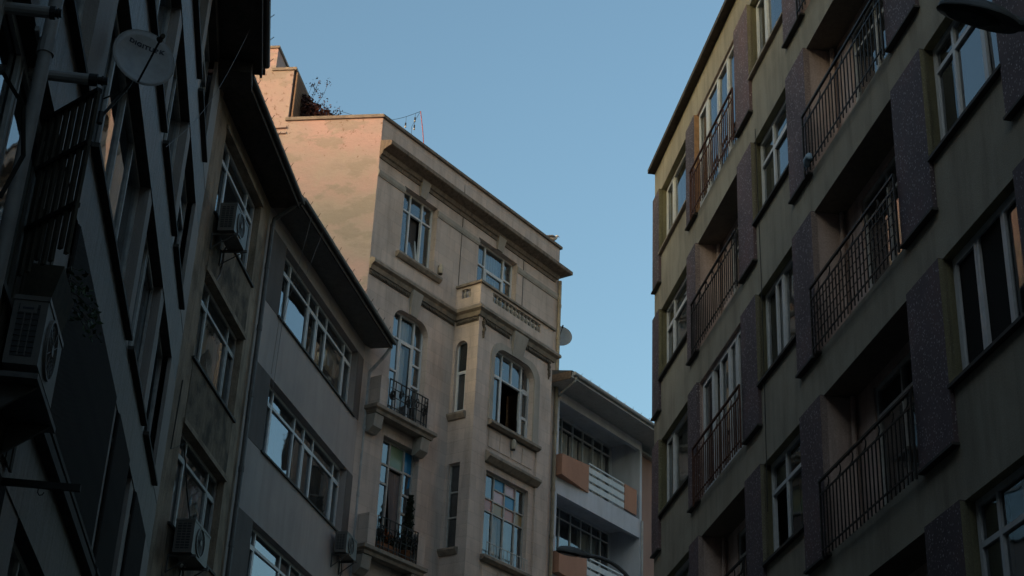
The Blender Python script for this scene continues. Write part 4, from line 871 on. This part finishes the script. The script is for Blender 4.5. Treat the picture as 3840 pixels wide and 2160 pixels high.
# ---- pipes and flues of the far-left block
P = FA.thing('drain_pipe', 'thick pale vertical drainpipe on the far left block', 'pipe')
m = MB(); m.tube([(-13.55, 0.09, 0.2), (-13.55, 0.09, 16.0)], 0.052, 12); m.build('pipe', 'pvc_pipe', P, smooth=True)
for z in (3.2, 5.6, 8.02, 10.5): MB().tube([(-13.55, 0.09, z-0.06), (-13.55, 0.09, z+0.06)], 0.064, 12).build('pipe_collar', 'pvc_pipe', P)
for z in (5.7, 8.12): MB().box(-13.63, -13.47, 0.002, 0.03, z-0.02, z+0.02).build('clamp', 'pvc_pipe', P)
def flue(s, z, L, label, r=0.042):
    f = FA.thing('boiler_flue', label, 'flue pipe', 'boiler flues on the far left block')
    MB().tube([(s, -0.12, z), (s, L*0.72, z+0.004)], r, 12).build('pipe', 'pvc_pipe', f, smooth=False)
    m = MB(); m.tube([(s, L*0.70, z+0.004), (s, L*0.84, z+0.005)], r*1.14, 12); m.tube([(s, L*0.845, z+0.005), (s, L, z+0.006)], r*0.72, 12); m.tube([(s, L*0.90, z+0.005), (s, L*0.93, z+0.005)], r*0.9, 12); m.build('cap', 'black_rubber', f)
flue(-13.02, 8.13, 0.46, 'black tipped white flue pipe below the lettered satellite dish')
flue(-14.05, 7.97, 0.26, 'short black tipped flue pipe in the upper left corner')
b = FA.thing('iron_bar', 'black iron bar with small hook sticking out at lower left', 'bar')
m = MB(); m.box(-11.83, -11.79, -0.05, 0.60, 5.32, 5.37); m.build('bar', 'black_iron', b)
m = MB(); m.tube([(-11.81, 0.30, 5.32), (-11.81, 0.30, 5.285), (-11.81, 0.315, 5.265), (-11.81, 0.335, 5.27), (-11.81, 0.345, 5.29)], 0.004, 5); m.build('hook', 'black_iron', b)

# ---- weathered slatted shutter standing open
def slat_shutter():
    B = FA.thing('slatted_shutter', 'weathered wooden slatted shutter swung open on the far left block', 'shutter')
    hx = Vector((-0.755, 0.655)); base = Vector((-12.73, 0.0))
    def fm(t, o, z): q = base + hx*t + Vector((hx.y, -hx.x))*o; return (q.x, -q.y, z)
    for z in (6.94, 7.45, 7.90): MB(fm).box(0.0, 0.70, -0.022, 0.022, z-0.018, z+0.018).build('rail', 'black_iron', B)
    for k in range(8):
        t = 0.02+0.66*k/7; MB(fm).box(t-0.021, t+0.021, -0.012, 0.012, 6.55 if k % 3 else 6.62, 7.885).build('slat', 'slat_wood', B)
    return B
slat_shutter()
# ---- dark boarded balcony front below it
bb = FA.thing('board_screen', 'dark vertical board screen below the slatted shutter on the far left block', 'screen')
for k in range(16):
    s = -13.3+0.11*k; MB().box(s, s+0.085, 0.012+0.006*(k % 2), 0.035+0.006*(k % 2), 5.5, 7.35+0.05*random.random()).build('board', 'slat_wood', bb)

# ---- satellite dishes
def dish(F, c, nrm, upv, rad, label, arm_to=None, text=None, lnb=0.62, n=32, rings=6, depth=0.11, sx=0.92):
    B = thing('satellite_dish', label, 'satellite dish', c, group='satellite dishes')
    nrm = nrm.normalized(); x = upv.cross(nrm).normalized(); y = nrm.cross(x).normalized()
    f3 = lambda u, v, h: tuple(x*u + y*v + nrm*h)
    par = lambda u, v: depth*rad*2*((u*u+v*v)/(rad*rad)) - depth*rad*2
    m = MB(ident); rr = []
    for k in range(rings+1):
        r = rad*k/rings
        rr.append([m.pt(f3(r*sx*math.cos(2*math.pi*j/n), r*math.sin(2*math.pi*j/n), par(r*math.cos(2*math.pi*j/n), r*math.sin(2*math.pi*j/n)))) for j in range(n)] if k else [m.pt(f3(0, 0, par(0, 0)))])
    for j in range(n): m.f.append([rr[0][0], rr[1][j], rr[1][(j+1) % n]])
    for a, b in zip(rr[1:], rr[2:]):
        for j in range(n): m.f.append([a[j], b[j], b[(j+1) % n], a[(j+1) % n]])
    # back skin and rolled rim
    bk = [m.pt(f3(0, 0, par(0, 0)-0.012))]; prev = None
    for k in range(1, rings+1):
        r = rad*k/rings; cur = [m.pt(f3(r*sx*math.cos(2*math.pi*j/n), r*math.sin(2*math.pi*j/n), par(r, 0)-0.012)) for j in range(n)]
        for j in range(n): m.f.append([bk[0], cur[(j+1) % n], cur[j]] if prev is None else [prev[j], prev[(j+1) % n], cur[(j+1) % n], cur[j]])
        prev = cur
    for j in range(n): m.f.append([rr[-1][j], prev[j], prev[(j+1) % n], rr[-1][(j+1) % n]])
    m.build('reflector', 'dish_grey', B, smooth=True)
    MB(ident).tube([f3(rad*sx*math.cos(2*math.pi*j/n), rad*math.sin(2*math.pi*j/n), -0.004) for j in range(n+1)], 0.006, 5, cap=False).build('rim', 'dish_grey', B)
    l0 = f3(0, -rad*1.0, -0.05); l1 = f3(0, -rad*0.55, rad*lnb*2.6)
    ar = MB(ident); ar.tube([f3(0, -rad*0.8, -0.09), l0, l1], 0.011, 6); ar.build('feed_arm', 'black_iron', B)
    v = Vector(f3(0, 0, 0))-Vector(l1); v.normalize(); p1 = Vector(l1)
    lb = MB(ident); lb.tube([tuple(p1-v*0.05), tuple(p1+v*0.02)], 0.022, 10); lb.tube([tuple(p1+v*0.02), tuple(p1+v*0.055)], [0.022, 0.032], 10); lb.build('receiver', 'slat_wood', B)
    if arm_to is not None:
        e = Vector(arm_to)-Vector(c); k = Vector(f3(0, -rad*0.25, -0.12)); st = Vector(f3(0, -rad*0.25, par(0, rad*0.25)-0.01))
        a = MB(ident); a.tube([tuple(st), tuple(k), tuple(k*0.75+e*0.25+Vector((0, 0, -0.05))), tuple(e)], 0.016, 8); a.build('mount_arm', 'black_iron', B)
        a = MB(ident); a.tube([tuple(e+Vector((0, 0.0, -0.06))), tuple(e+Vector((0, 0, 0.06)))], 0.028, 8); a.build('wall_plate', 'black_iron', B)
        a = MB(ident); a.tube([tuple(k*0.55+e*0.45), tuple(e+Vector((-0.02, 0.05, 0.24)))], 0.008, 6); a.build('stay', 'black_iron', B)
    if text:
        cu = bpy.data.curves.new('lettering', 'FONT'); cu.body = text; cu.size = rad*0.205; cu.offset = rad*0.012; cu.align_x = 'CENTER'; cu.space_character = 1.12
        to = bpy.data.objects.new('lettering_tmp', cu); COL.objects.link(to); dg = bpy.context.evaluated_depsgraph_get(); dg.update()
        src = bpy.data.meshes.new_from_object(to.evaluated_get(dg)); bpy.data.objects.remove(to)
        bm = bmesh.new(); bm.from_mesh(src); bmesh.ops.subdivide_edges(bm, edges=[e for e in bm.edges if e.calc_length() > rad*0.08], cuts=2)
        for vtx in bm.verts:
            u, t = vtx.co.x*1.12+rad*0.02, vtx.co.y*0.85+rad*0.46
            vtx.co = Vector(f3(u*sx, t, par(u, t)+0.004))
        me = bpy.data.meshes.new('lettering'); bm.to_mesh(me); bm.free(); me.materials.append(MATS['dish_print']); link('lettering', me, B)
    return B
cpos = FA.world(-10.66, 0.31, 9.97)
tocam = (Vector((0, 0, 1.6))-cpos).normalized()
iu = (up2 - tocam*up2.dot(tocam)).normalized(); ir = iu.cross(tocam).normalized()
nrm = tocam*0.72 + (ir*0.50+iu*0.84)*0.70
upd = iu*0.90 + ir*0.30 - tocam*0.35
dish(FA, cpos, nrm, upd, 0.325, 'grey satellite dish lettered DIGITURK on the far left block', arm_to=FA.world(-10.72, 0.03, 9.22), text='DIGITURK')
c2 = FC.world(8.42, -0.25, 20.28)
dish(FC, c2, Vector((0.15, -0.93, 0.30)), Vector((0.25, 0.3, 0.95)), 0.37, 'plain grey satellite dish at the right corner of the beige town house', arm_to=FC.world(7.93, -0.25, 19.95))

# ---- wall lamps on the town house
def wall_lamp(s, w, z, label):
    B = FC.thing('wall_lamp', label, 'wall lamp', 'cream wall lamps on the town house')
    m = MB(); m.box(s-0.035, s+0.035, w, w+0.02, z-0.11, z+0.13); m.build('back_plate', 'ac_white', B)
    m = MB(); m.lathe([(0.03, z-0.10), (0.055, z-0.09), (0.068, z+0.02), (0.055, z+0.13), (0.03, z+0.16)], s, w+0.075, 10); m.build('lamp_shade', 'curtain_beige', B)
    m = MB(); m.lathe([(0.02, z-0.135), (0.045, z-0.13), (0.045, z-0.10)], s, w+0.075, 10); m.build('lamp_base', 'black_iron', B)
wall_lamp(2.52, 0.002, 19.62, 'cream wall lamp beside the sill of the top left town house window')
wall_lamp(4.96, 0.742, 15.60, 'cream wall lamp under the arched bay window')

# ---- plants
def leaf_cloud(name, mat, parent, pts, size, n, rnd, fm=ident):
    m = MB(fm)
    for _ in range(n):
        p = Vector(pts(rnd)); d = Vector((rnd.gauss(0, 1), rnd.gauss(0, 1), rnd.gauss(0, 1))).normalized(); e = d.cross(Vector((rnd.gauss(0, 1), rnd.gauss(0, 1), rnd.gauss(0, 1)))).normalized(); s = size*rnd.uniform(0.5, 1.3)
        m.face([tuple(p-d*s), tuple(p+e*s*0.45), tuple(p+d*s), tuple(p-e*s*0.45)])
    return m.build(name, mat, parent, recalc=False)
rnd = random.Random(21)
C0 = FC.world(0, 0, 0)
def partyw(t, o, z):
    hs = R(98.68); d = Vector((-math.sin(hs), -math.cos(hs), 0)); n = Vector((math.sin(R(188.68)), math.cos(R(188.68)), 0))
    return FC.world(-0.08, 0, z) + d*t + n*o
cr = thing('roof_creeper', 'dark red creeper hanging over the roof edge of the sunlit town house', 'creeper', partyw(1.9, -0.6, 22.5))
def crp(r):
    u = r.random(); t = 2.35 - 1.05*u; top = 23.2 + 0.8*(1-u)**1.2
    return partyw(t + r.gauss(0, 0.05), -0.5-0.9*r.random(), 22.9+(top-22.9)*r.random()**0.6) - cr.location
leaf_cloud('foliage', 'leaf_red', cr, crp, 0.055, 3600, rnd)
sh = [(2.12, 24.21), (1.95, 24.36), (2.0, 24.01), (1.75, 23.66), (1.62, 23.46), (1.45, 23.36), (1.3, 23.26), (1.85, 23.86), (1.7, 24.26), (1.36, 23.41)]
tw = MB(ident)
for t, z in sh:
    a = partyw(t+0.28, -0.7, 23.2+(z-23.2)*0.4)-cr.location; b_ = partyw(t, -0.6, z)-cr.location; mid = (a+b_)/2+Vector((0.05, 0, 0.06))
    tw.tube([tuple(a), tuple(mid), tuple(b_)], [0.008, 0.006, 0.003], 4)
tw.build('stem', 'twig', cr)
leaf_cloud('foliage', 'leaf_red', cr, lambda r: (lambda q: partyw(q[0]+r.gauss(0, 0.05), -0.6+r.gauss(0, 0.05), q[1]+r.gauss(0, 0.06))-cr.location)(r.choice(sh)), 0.035, 170, rnd)
def potted(F, s, w, z, h, label, pot=True, spread=0.15, mat='leaf_dark', n=1700):
    B = F.thing('potted_plant', label, 'plant')
    m = MB(); m.lathe([(0.10, z), (0.14, z+0.24), (0.15, z+0.24), (0.15, z+0.27), (0.11, z+0.27)], s, w, 12); m.build('pot', 'terracotta', B)
    MB().tube([(s, w, z+0.2), (s+0.02, w, z+h*0.6), (s+0.03, w, z+h)], [0.014, 0.01, 0.004], 5).build('stem', 'twig', B)
    fm = front
    def p(r):
        t = r.random()**0.8; rad = spread*(1.15-t*0.75)*r.random()**0.5*(0.7+0.5*math.sin(t*23)**2); a = r.random()*6.283
        return (s+0.03*t+rad*math.cos(a), w+rad*math.sin(a), z+0.3+(h-0.3)*t)
    leaf_cloud('foliage', mat, B, p, 0.036, n, rnd, fm)
    return B
potted(FC, 1.86, 0.19, 11.825, 1.62, 'slim potted conifer on the lower balcony of the town house')
B = FC.thing('flower_box', 'flower box with orange lilies on the lower balcony of the town house', 'flower box')
MB().prism([(0.10, 11.825), (0.30, 11.825), (0.32, 12.02), (0.08, 12.02)], 0, 0.75, 1.45).build('trough', 'terracotta', B)
leaf_cloud('foliage', 'leaf_dark', B, lambda r: (0.75+0.7*r.random(), 0.2+r.gauss(0, 0.06), 12.0+0.28*r.random()), 0.05, 260, rnd, front)
leaf_cloud('flowers', 'flower_orange', B, lambda r: (1.10+r.gauss(0, 0.09), 0.22+r.gauss(0, 0.05), 12.22+0.07*r.gauss(0, 1)), 0.045, 70, rnd, front)
B = FA.thing('planter', 'brown trough planter with straggling twigs above the dark air conditioner', 'planter')
MB().prism([(0.02, 6.52), (0.24, 6.52), (0.30, 6.84), (0.02, 6.84)], 0, -12.45, -11.80).build('trough', 'slat_wood', B)
tw = MB(); tips = []
for k in range(9):
    a = (-12.3+0.05*k, 0.18, 6.82); e = (-11.9+0.22*k*rnd.uniform(0.5, 1.2), 0.30+0.12*rnd.random(), 6.95+0.16*rnd.random()); tips.append((a, e))
    tw.tube([a, ((a[0]+e[0])/2, (a[1]+e[1])/2, (a[2]+e[2])/2+0.06), e], [0.005, 0.004, 0.002], 4)
tw.build('stem', 'twig', B)
def tp(r):
    a, e = r.choice(tips); t = 0.45+0.6*r.random(); return tuple(a[i]+(e[i]-a[i])*t+r.gauss(0, 0.025) for i in range(3))
leaf_cloud('foliage', 'leaf_green', B, tp, 0.028, 150, rnd, front)

# ---- roof terrace string lights, red pole, gull
pole_b = FC.world(1.72, -0.12, 22.82)
pl = thing('pole', 'thin red pole leaning on the roof parapet of the town house', 'pole', pole_b)
pt = FC.world(1.46, -0.12, 23.84)-pole_b
MB(ident).tube([(0, 0, 0), tuple(pt*0.5+Vector((0.01, 0, 0))), tuple(pt)], 0.013, 6).build('rod', 'red_metal', pl)
sl = thing('string_lights', 'festoon string lights strung over the town house roof', 'lights', pole_b)
pA = Vector(pt); pB = partyw(1.35, -0.4, 23.3)-pole_b
wire = []; bulbs = []
for k in range(19):
    t = k/18; p_ = pA.lerp(pB, t); p_.z -= 0.36*math.sin(math.pi*t)*(1-0.35*t); wire.append(tuple(p_))
    if k in (3, 7, 11, 14): bulbs.append((p_, 0.22 if k != 3 else 0.30))
tail = [tuple(pA), tuple(pA+Vector((-0.10, -0.02, -0.25))), tuple(pA+Vector((-0.20, -0.03, -0.52))), tuple(FC.world(1.05, 0.0, 22.84)-pole_b)]
wm = MB(ident); wm.tube(wire, 0.006, 4); wm.tube(tail, 0.005, 4); so = wm.build('wire', 'cable_black', sl)
p_ = pA + Vector((-0.13, 0, -0.06)); bulbs += [(p_, 0.24), (p_+Vector((0, 0, -0.26)), 0.22)]
for p_, L in bulbs:
    b = MB(ident); b.tube([tuple(p_), tuple(p_+Vector((0, 0, -L+0.10)))], 0.004, 4); b.lathe([(0.018, p_.z-L+0.02), (0.02, p_.z-L+0.10), (0.008, p_.z-L+0.12)], p_.x, p_.y, 8); b.build('socket', 'cable_black', sl)
    b = MB(ident); b.lathe([(0.006, p_.z-L-0.045), (0.026, p_.z-L-0.025), (0.026, p_.z-L), (0.014, p_.z-L+0.02)], p_.x, p_.y, 8); b.build('bulb', 'bulb_glass', sl)
def gull():
    loc = FC.world(7.62, -0.06, 22.82); B = thing('gull', 'gull perched at the right end of the town house parapet', 'bird', loc)
    a = R(30); d = Vector((math.cos(a), math.sin(a), 0)); v = lambda t, s, z: tuple(d*t + Vector((-d.y, d.x, 0))*s + Vector((0, 0, z)))
    m = MB(ident); m.tube([v(-0.24, 0, 0.13), v(-0.14, 0, 0.14), v(-0.05, 0, 0.15), v(0.05, 0, 0.17), v(0.10, 0, 0.21), v(0.12, 0, 0.26), v(0.15, 0, 0.275), v(0.185, 0, 0.27)], [0.012, 0.045, 0.072, 0.07, 0.045, 0.038, 0.036, 0.012], 10); m.build('body', 'gull_white', B, smooth=True)
    m = MB(ident)
    for s in (-1, 1): m.tube([v(0.06, s*0.055, 0.19), v(-0.06, s*0.066, 0.18), v(-0.18, s*0.045, 0.155), v(-0.30, s*0.02, 0.14)], [0.02, 0.04, 0.03, 0.006], 6)
    m.build('wings', 'gull_grey', B, smooth=True)
    m = MB(ident); m.tube([v(0.18, 0, 0.27), v(0.225, 0, 0.262)], [0.011, 0.004], 5); m.build('beak', 'flower_orange', B)
    for s in (-1, 1): MB(ident).tube([v(0.0, s*0.03, 0.10), v(0.0, s*0.03, 0.0)], 0.006, 5).build('leg', 'flower_orange', B)
gull()

# ---- street lamps
def street_lamp(head, tip, wall_end, label, L=0.62, wid=0.26, pole=False, dome=True):
    B = thing('street_lamp', label, 'street lamp', head, group='street lamps')
    d = (tip-head); d.z = 0; Ld = d.length; d.normalize(); n = Vector((-d.y, d.x, 0)); slope = (tip.z-head.z)/Ld
    f = lambda t, s, z: tuple(d*t + n*s + Vector((0, 0, slope*t+z)))
    # cast housing: oval in plan, domed on top, flat lens below
    N = 24; m = MB(ident); rr = []
    for hz, k in ((-0.012, 0.985), (0.0, 1.0), (0.03, 0.97), (0.075, 0.80), (0.10, 0.5), (0.108, 0.2)):
        rr.append([m.pt(f(L*(0.5-0.5*k*math.cos(2*math.pi*j/N))+0.0, wid*0.5*k*math.sin(2*math.pi*j/N)*(1.0-0.18*math.cos(math.pi+2*math.pi*j/N)*-1), hz)) for j in range(N)])
    for a, b in zip(rr, rr[1:]):
        for j in range(N): m.f.append([a[j], a[(j+1) % N], b[(j+1) % N], b[j]])
    m.f.append(rr[0]); m.f.append(rr[-1]); m.build('housing', 'lamp_grey', B, smooth=False)
    m = MB(ident); cx = L*0.36; q = [m.pt(f(cx-0.20*math.cos(2*math.pi*j/N), wid*0.40*math.sin(2*math.pi*j/N), -0.018)) for j in range(N)]; q2 = [m.pt(f(cx-0.14*math.cos(2*math.pi*j/N), wid*0.28*math.sin(2*math.pi*j/N), -0.040)) for j in range(N)]
    for j in range(N): m.f.append([q[j], q[(j+1) % N], q2[(j+1) % N], q2[j]])
    m.f.append(q2); m.build('lens', 'lamp_lens', B)
    m = MB(ident); m.tube([f(L*0.80, 0, 0.03), f(L*1.08, 0, 0.02)], [0.055, 0.04], 10); m.tube([f(L*1.0, 0, 0.024), f(L*1.03, 0, 0.022)], 0.05, 10); m.build('collar', 'lamp_grey', B)
    e = wall_end-head
    if pole:
        s0 = Vector(f(L*1.02, 0, 0.02)); pts = []
        top = Vector((e.x, e.y, s0.z-1.25))
        for k in range(13):
            t = k/12*math.pi/2; pts.append((s0.x+(top.x-s0.x)*math.sin(t), s0.y+(top.y-s0.y)*math.sin(t), top.z+(s0.z-top.z)*math.cos(t)))
        MB(ident).tube(pts, 0.032, 8).build('arm', 'gutter_metal', B)
        MB(ident).tube([tuple(top+Vector((0, 0, 0.05))), (top.x, top.y, -head.z+1.0), (top.x, top.y, -head.z+0.12)], [0.045, 0.07, 0.08], 10).build('post', 'gutter_metal', B)
    else:
        MB(ident).tube([f(L*1.02, 0, 0.02), tuple(e)], 0.030, 8).build('arm', 'gutter_metal', B)
        MB(ident).tube([tuple(e+Vector((0, 0, -0.18))), tuple(e+Vector((0, 0, 0.18)))], 0.04, 8).build('wall_plate', 'gutter_metal', B)
    return B
street_lamp(Vector((2.80, 8.55, 8.22)), Vector((3.30, 8.42, 7.98)), Vector((5.60, 7.75, 6.95)), 'dark oval street lamp head on an arm in the upper right corner', L=0.52, wid=0.25)
street_lamp(Vector((0.91, 23.98, 9.09)), Vector((1.37, 23.96, 9.00)), Vector((2.35, 23.9, 8.0)), 'street lamp on a curved arm at bottom centre before the white block', L=0.50, wid=0.17, pole=True)

# ---- loose cables
def cable(name, label, pts, r=0.006, mat='cable_grey', group='overhead cables'):
    o = Vector(pts[0]); m = MB(ident); m.tube([tuple(Vector(p)-o) for p in pts], r, 4)
    q = m.build(name, mat); q.location = o; return tag(q, label, 'cable', group)
def sag(a, b, s, n=10): return [tuple(a.lerp(b, k/n)+Vector((0, 0, -s*math.sin(math.pi*k/n)))) for k in range(n+1)]
cable('hanging_cable', 'thin pale cable looping from the far left block to its eave', sag(FA.world(-7.0, 0.15, 11.2), FA.world(-2.2, 0.5, 16.4), 0.35), 0.004)
cable('hanging_cable', 'pair of thin wires hanging from the grey eave, left strand', [tuple(FB2.world(0.55, 0.66, 16.6)), tuple(FB2.world(0.75, 0.40, 15.4)), tuple(FB2.world(1.2, 0.05, 14.6)), tuple(FB2.world(1.15, 0.03, 12.5))], 0.004)
cable('hanging_cable', 'pair of thin wires hanging from the grey eave, right strand', [tuple(FB2.world(1.25, 0.66, 16.6)), tuple(FB2.world(1.15, 0.45, 15.6)), tuple(FB2.world(1.02, 0.06, 14.9)), tuple(FB2.world(1.0, 0.03, 13.4))], 0.004)
cable('wall_wire', 'black wire drooping to the lower air conditioner of the brown building', [tuple(FB1.world(-3.75, 0.03, 11.2)), tuple(FB1.world(-3.85, 0.04, 10.0)), tuple(FB1.world(-3.3, 0.06, 10.3)), tuple(FB1.world(-3.0, 0.12, 9.6)), tuple(FB1.world(-2.8, 0.2, 9.1))], 0.010, 'cable_black')
cable('wall_wire', 'curved black hose at the left edge of the far left block', [tuple(FA.world(-14.6, 0.1, 7.1)), tuple(FA.world(-14.3, 0.2, 7.05)), tuple(FA.world(-14.1, 0.22, 6.8)), tuple(FA.world(-14.05, 0.12, 6.5))], 0.016, 'cable_black')
# small cloth on a loggia railing
cl = FD.thing('cloth', 'pale blue cloth tied low on a loggia railing of the olive block', 'cloth')
MB().tube([(9.98, 0.08, 13.50), (10.03, 0.09, 13.58), (10.12, 0.085, 13.60), (10.17, 0.08, 13.52)], [0.03, 0.06, 0.055, 0.025], 8).build('bundle', 'cloth_blue', cl, smooth=True)
bk = FD.thing('bucket', 'white bucket hanging inside the railing of the upper left loggia', 'bucket')
MB().lathe([(0.08, 13.95), (0.12, 14.2), (0.125, 14.2), (0.125, 14.22), (0.11, 14.22)], 5.95, 0.02-0.22, 12).build('pail', 'white_frame', bk); MB().tube([(5.84, -0.20, 14.2), (5.95, -0.20, 14.34), (6.06, -0.20, 14.2)], 0.006, 5).build('handle', 'black_iron', bk)

# ================================================================== unseen blocks added to shade the street and bounce warm light
def added_block(label, x, y, x0, x1, dep, h, rz=0.0, mat='shade_block_wall'):
    cb = thing('apartment_building', label, 'building', (x, y, 0), rz)
    MB(ident).box(x0, x1, -dep, 0, 0, h).build('wall', mat, cb)
    MB(ident).box(x0-0.3, x1+0.3, -dep-0.3, 0.4, h+0.002, h+0.2).build('roof_slab', 'eave_board', cb)
    me = MB(ident).box(0, 1.3, -0.02, 0.02, 0, 1.5).mesh('window', 'ac_grille')
    for zz in range(int((h-2)/3.1)):
        for xx in range(int((x1-x0-1)/2.8)): link('window', me, cb).location = (x0+0.9+2.8*xx, 0, 1.6+3.1*zz)
added_block('unseen plain block added behind the viewer to darken the street', 2.0, -17.0, -12, 12, 9, 19.0)
added_block('unseen block added beyond the left row to shade the lower town house side wall', -37.0, 2.0, -16, 16, 8, 25.8, R(-46))
added_block('unseen cream tower added beyond the olive block to bounce warm sunlight', 27.5, 31.0, -20, 4, 10, 46.0, R(130), 'bounce_wall')

ch = FD.thing('chair', 'small plastic chair standing in the lower middle loggia of the olive block', 'chair')
MB().box(12.10, 12.50, -0.44, -0.06, 8.24, 8.28).build('seat', 'ac_white', ch)
MB().prism([(-0.44, 8.28), (-0.41, 8.28), (-0.45, 8.66), (-0.48, 8.66)], 0, 12.12, 12.48).build('backrest', 'ac_white', ch)
for x in (12.11, 12.46):
    for w_ in (-0.43, -0.10): MB().box(x, x+0.03, w_, w_+0.03, 7.825, 8.24).build('leg', 'ac_white', ch)
